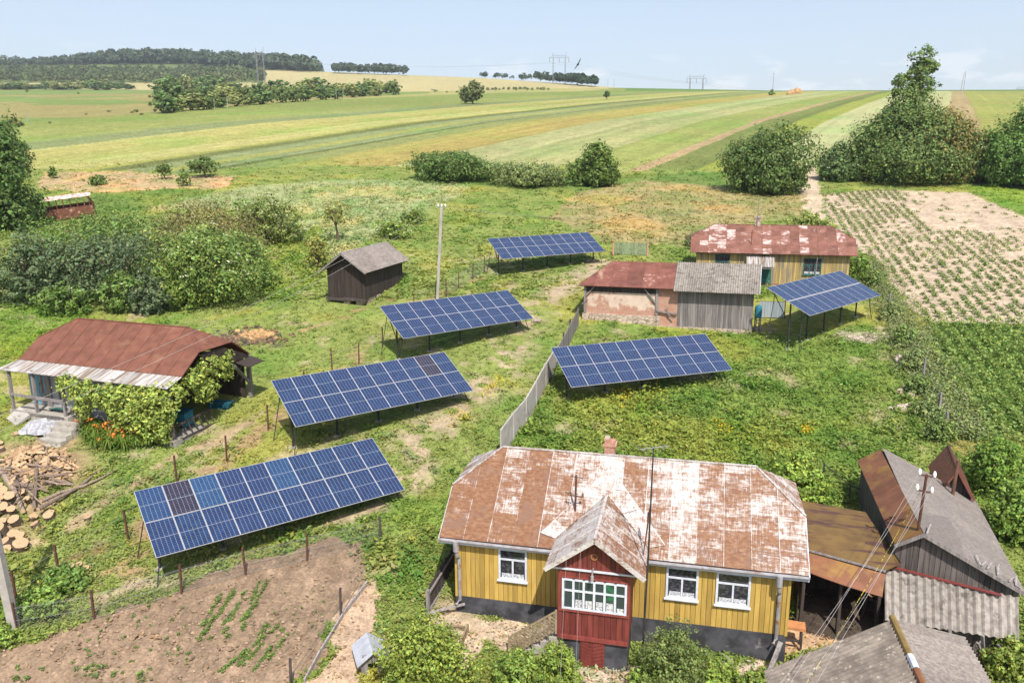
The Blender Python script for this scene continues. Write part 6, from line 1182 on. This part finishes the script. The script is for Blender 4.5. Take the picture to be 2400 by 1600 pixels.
# seedlings of the soil bed
sm = [crop_proto((.12, .18, .045), 24, .12, .14, .05, 'seedling') for _ in range(4)]; SP = ZW[13][0]
rows_ = [((1355, 1035), (1210, 1280)), ((1440, 1005), (1290, 1240)), ((1440, 1010), (1140, 1410)), ((1505, 1010), (1360, 1290)), ((1500, 1060), (1230, 1370)), ((1590, 955), (1500, 1180)), ((1640, 940), (1470, 1270)), ((1590, 1070), (1260, 1440)), ((1640, 1220), (1440, 1500)), ((1700, 1220), (1480, 1480)), ((1740, 1245), (1540, 1520)), ((1780, 1255), (1640, 1440)), ((1620, 1290), (1350, 1510))]
sd = []
for (x0, y0), (x1, y1) in rows_:
    L_ = math.hypot(x1-x0, y1-y0)
    for k in range(int(L_/15)):
        f = k*15/L_
        if fbm(np.array([x0*.01+f*5]), np.array([y0*.013]), 2)[0] > .36: sd.append((lerp(x0, x1, f)+random.gauss(0, 2.5), lerp(y0, y1, f)+random.gauss(0, 2.5), random.uniform(.7, 1.3)))
for k in range(46): sd.append((random.uniform(420, 1150), random.uniform(1090, 1540), random.uniform(.5, 1.1)))
for k in range(24): sd.append((random.uniform(1620, 1990), random.uniform(980, 1300), random.uniform(.4, .8)))
for k in range(14): sd.append((random.uniform(60, 900), random.uniform(1480, 1560), random.uniform(.8, 1.6)))
for x, y, s_ in sd[:298]:
    P = at(x/2.614*.98, (1000+y/2.614)*.98)
    if not inside(SP, np.array([P.x]), np.array([P.y]))[0]: continue
    o = bpy.data.objects.new('seedling', random.choice(sm)); COL.objects.link(o); o.location = P; o.rotation_euler.z = random.uniform(0, 6); o.scale = (s_*.62,)*3; tag(o, 'small green vegetable plant in the dry soil bed', 'plant', 'vegetable plants of the soil bed')
# ------------------------------------------------------------------ wrecked bus
P = at(91, 512); bu = thing('wrecked_bus', 'rusty wrecked bus body without glass sunk behind the thicket', 'bus', P, .5); bu.rotation_euler.y = -.12; bu.rotation_euler.x = .14; BL, BW, BH, BS = 5.9, 2.2, 2.25, 1.2
mb = MB(); mb.box(.7, 0, 0, BL-.3, .05, BS); mb.box(0, BW-.05, 0, BL-.1, BW, BS); mb.box(0, .05, BS-.5, .05, BW-.05, BS); mb.box(BL-.25, .06, 0, BL-.2, BW-.06, BS); mb.box(0, 0, 0, .12, .05, BS); mb.box(0, .05, -.1, BL-.3, BW-.05, .05); mb.build('body', 'busmetal', bu)
mb = MB()
for y in (.03, BW-.03):
    for x in (.04, .7, 1.35, 2.05, 2.7, 3.4, 4.1, 4.8, 5.3): mb.bar((x, y, BS), (x, y, BH), .07)
    mb.bar((BL-.25, y, BS), (BL-.75, y, BH), .08)
mb.bar((BL-.25, BW/2, BS), (BL-.75, BW/2, BH), .06); mb.bar((.03, BW/2, BS), (.03, BW/2, BH), .06); mb.build('window_pillar', 'busmetal', bu)
mb = MB(); n = 10; prof = [(-1, 0), (-.92, .07), (-.5, .15), (0, .18), (.5, .15), (.92, .07), (1, 0)]
xs = [-.25, .1, .8, 3.0, 4.6, BL-.55, BL-.25]; sc_ = [.55, .85, 1, 1, 1, .9, .6]
for x, k in zip(xs, sc_):
    for p, q in prof: mb.v.append((x, BW/2+p*(BW/2+.06)*k, BH+q*k+.0)); mb.c.append((1, 1, 1))
m_ = len(prof); mb.f += [(i*m_+j, (i+1)*m_+j, (i+1)*m_+j+1, i*m_+j+1) for i in range(len(xs)-1) for j in range(m_-1)]+[tuple(i*m_ for i in range(len(xs)))+tuple(i*m_+m_-1 for i in reversed(range(len(xs))))]; mb.m += [0]*((len(xs)-1)*(m_-1)+1); mb.build('roof', 'busroof', bu)
# ------------------------------------------------------------------ pylons, far poles, haystacks, bird, clouds
def lattice_leg(mb, a, b, w0, w1, r, n=8):
    a, b = Vector(a), Vector(b); c = lambda f: [a.lerp(b, f)+Vector((sx*lerp(w0, w1, f), sy*lerp(w0, w1, f), 0)) for sx, sy in ((-1, -1), (1, -1), (1, 1), (-1, 1))]
    for i in range(n):
        p, q = c(i/n), c((i+1)/n)
        for k in range(4): mb.bar(p[k], q[k], r); mb.bar(p[k], q[(k+1) % 4], r*.7)
def pylon(label, px1, py1, px2, py2, pyb, pyt, ext, base_y=None, thin=1.0):
    A = at(px1, py1) if base_y is None else at_y(px1, py1, base_y); Dp = A.y; B = at_y(px2, py2, Dp); m = mpp(A); B.z = min(B.z, A.z+2) if base_y is None else A.z
    o = thing('pylon', label, 'pylon', A); a = Vector((0, 0, -2)); b = B-A; hz_ = (py1-pyb)*m*1.0; ht = (py1-pyt)*m; r = .14*Dp/600*thin
    for f in (a, b-Vector((0, 0, 2))): mb = MB(); lattice_leg(mb, f, Vector((f.x*.98+b.x*.01, f.y, hz_)), .55, .35, r); mb.build('leg', 'pylon', o)
    mb = MB(); e = ext*m; x0, x1 = -e, b.x+e; 
    for z in (hz_, hz_+1.6*Dp/600): mb.bar((x0 if z == hz_ else x0+e*.8, 0, z), (x1 if z == hz_ else x1-e*.8, b.y, z), r*1.4)
    n = 12
    for k in range(n): xa, xb = lerp(x0, x1, k/n), lerp(x0, x1, (k+1)/n); mb.bar((xa, 0, hz_+(0 if k % 2 else 1.4*Dp/600)), (xb, 0, hz_+(1.4*Dp/600 if k % 2 else 0)), r*.8)
    mb.build('crossbar', 'pylon', o); mb = MB(); mb.bar((0, 0, hz_), (-.25*e, 0, ht), r*1.3); mb.bar((b.x, b.y, hz_), (b.x+.35*e, b.y, ht+.6), r*1.3); mb.build('peak', 'pylon', o); tips = []
    for x in (x0, (x0+x1)/2, x1): mb = MB(); l = 3.2*Dp/600; mb.tube([(x, 0, hz_), (x, 0, hz_-l)], r*1.3, 5); mb.build('insulator', 'pylon', o); tips.append(A+Vector((x, 0, hz_-l)))
    return tips
t1 = pylon('lattice portal pylon standing before the far forest', 593, 194, 609, 195, 130, 114, 4); t2_ = pylon('tallest looking lattice portal pylon on the middle skyline', 1270, 193, 1298, 199, 136, 125, 8); t3 = pylon('small lattice portal pylon behind the skyline right of the two thin poles', 1584, 206, 1614, 206, 182, 174, 7, 820.0); t4 = pylon('tiny lattice portal pylon at the right edge of the skyline', 2338, 213, 2352, 213, 206, 203, 6, 1300.0, .8)
for i, (a, b) in enumerate([(t1, t2_), (t2_, t3), (t3, t4)]):
    for k in range(3):
        if i == 0 and k == 1: continue
        wire('transmission_line', '%s transmission line %s' % (('left', 'middle', 'right')[k], ('from the forest pylon to the middle skyline pylon', 'from the middle skyline pylon down to the small pylon', 'from the small pylon to the pylon at the right edge')[i]), a[k], b[k], (a[k]-b[k]).length*.018, .045 if i < 2 else .05, 'greywire', n=10)
def far_pole(label, px, py, top, px2=None, wd=.16, arm=False):
    A = at(px, py); m = mpp(A); o = thing('pole', label, 'pole', A); h = (py-top)*m; mb = MB(); mb.tube([(0, 0, -1), (((px2 or px)-px)*m, 0, h)], [wd, wd*.8], 6); mb.build('pole', 'palecon' if not arm else 'greywood', o)
    if arm: mb = MB(); mb.bar((-.8, 0, h*.95), (.8, 0, h*.95), .12); mb.build('crossarm', 'greywood', o)
far_pole('left of two thin white poles on the skyline right of the middle pylon', 1396, 209, 184, wd=.14); far_pole('right of two thin white poles on the skyline right of the middle pylon', 1410, 209, 183, wd=.14); far_pole('dark single pole above a tiny bush on the skyline', 1774, 214, 170, 1775, .13, True); far_pole('left leg of the leaning double pole on the right skyline', 2205, 215, 168, 2210, .16); far_pole('right leg of the leaning double pole on the right skyline', 2212, 215, 166, 2213, .16)
far_pole('pale pole in front of the grove, left of a pair', 493, 252, 228, wd=.13); far_pole('pale pole in front of the grove, right of a pair', 523, 250, 224, wd=.13); far_pole('pale pole at the right end of the grove', 789, 231, 205, wd=.13); far_pole('small pole beside another in front of the grove gap', 773, 231, 210, wd=.1); far_pole('faint pole at the far left beyond the striped fields', 64, 280, 255, wd=.12)
hm = None
for i, (x, y, w_, h) in enumerate(((1818, 217, 16, 11), (1829, 216, 17, 14), (1812, 218, 12, 8), (1836, 216, 12, 12))):
    P = at(x, y); m = mpp(P); mb = MB(); R_, Hh = w_*m/2, h*m; n = 12
    mb.tube([(0, 0, -.3), (0, 0, Hh*.3), (0, 0, Hh*.6), (0, 0, Hh*.85), (0, 0, Hh)], [R_, R_*1.02, R_*.85, R_*.5, R_*.12], n)
    mb.v = [(a*random.uniform(.9, 1.1), b_*random.uniform(.9, 1.1), c*random.uniform(.96, 1.04)) for a, b_, c in mb.v]; o = mb.build('haystack', 'straw'); o.location = P; tag(o, ('left haystack of the middle pair on the skyline', 'tallest haystack on the skyline', 'lowest haystack at the left of the skyline group', 'rightmost haystack of the skyline group')[i], 'haystack')
P = at_y(1327, 149, 60); bd = thing('bird', 'dark bird with spread wings in the sky right of the middle pylon', 'bird', P); mm = mpp(P)*.62; V = []; mb = MB(); mb.tube([(-6*mm*.6, 0, -4*mm*.6), (-2*mm, 0, -mm), (0, 0, 0), (3*mm, 0, 3*mm), (5*mm, 0, 4.5*mm)], [.02*mm*8, 3*mm, 4.2*mm, 2.6*mm, .6*mm], 8); mb.build('body', 'feather', bd)
for s_, t_ in ((1, (13, 26)), (-1, (-13, -18))):
    a = Vector((t_[0]*mm, s_*3*mm, t_[1]*mm)); mb = MB(); mb.slab([(-2*mm, 0, 0), (2.5*mm, 0, .5*mm), a*.55+Vector((2.2*mm, 0, 0)), a, a*.6+Vector((-1.8*mm, 0, 0))], .5*mm); mb.build('wing', 'feather', bd)
# dry brush at the far house
P = at(1602, 575); db = thing('dry_bush', 'leafless grey bush left of the far house', 'bush', P); m = mpp(P); mb = MB()
for k in range(170): a = random.uniform(0, 6.28); e = Vector((math.cos(a)*random.random()*35*m, math.sin(a)*random.random()*25*m, random.uniform(.25, 1)*55*m)); b = Vector((math.cos(a)*8*m*random.random(), math.sin(a)*6*m*random.random(), 0)); mb.tube([b, b.lerp(e, .6)+Vector((0, 0, .1)), e], [.02, .014, .006], 4, random.uniform(.8, 1.3))
mb.build('twig', 'barkgrey', db)
# things in the dark yard under the canopy
wb = hsx(11.35, .9, 0); o = thing('work_bench', 'orange plank on a crude trestle in the passage beside the yellow house', 'bench', Vector((wb.x, wb.y, zg(wb))), -.3); mb = MB(); mb.box(-.5, -.22, .72, .25, .22, .82); mb.build('top', 'plank', o); mb = MB(); [mb.bar((a, b_, -.1), (a*.9, b_*.9, .72), .07) for a in (-.4, .15) for b_ in (-.18, .18)]; mb.bar((-.4, -.18, .3), (.15, -.18, .35), .06); mb.build('trestle', 'darkwood', o)
wb = S(2020, 1440, -15.2); o = thing('ladder', 'dark ladder leaning in the shade under the canopy', 'ladder', Vector((wb.x, wb.y, zg(wb))), .4); mb = MB(); mb.bar((0, 0, 0), (.9, .5, 1.35), .06); mb.bar((.3, -.25, 0), (1.2, .25, 1.35), .06); [mb.bar((.9*k/5, .5*k/5, 1.35*k/5), (.3+.9*k/5, -.25+.5*k/5, 1.35*k/5), .04) for k in range(1, 5)]; mb.build('frame', 'darkwood', o)

# ------------------------------------------------------------------ summer air between the near yards and the far hills
hm_ = bpy.data.materials.new('thin summer haze'); hm_.use_nodes = True; hn = hm_.node_tree; hn.nodes.clear(); ho = hn.nodes.new('ShaderNodeOutputMaterial'); hv = hn.nodes.new('ShaderNodeVolumePrincipled'); hv.inputs['Density'].default_value = HAZE; hv.inputs['Color'].default_value = (.86, .92, 1, 1); hv.inputs['Anisotropy'].default_value = .2; hn.links.new(hv.outputs[0], ho.inputs['Volume']); M['haze'] = hm_
mb = MB(); mb.box(-3600, -80, -30, 3600, 3100, 330); ha = mb.build('haze', 'haze'); tag(ha, 'thin summer haze over the fields', kind='stuff')
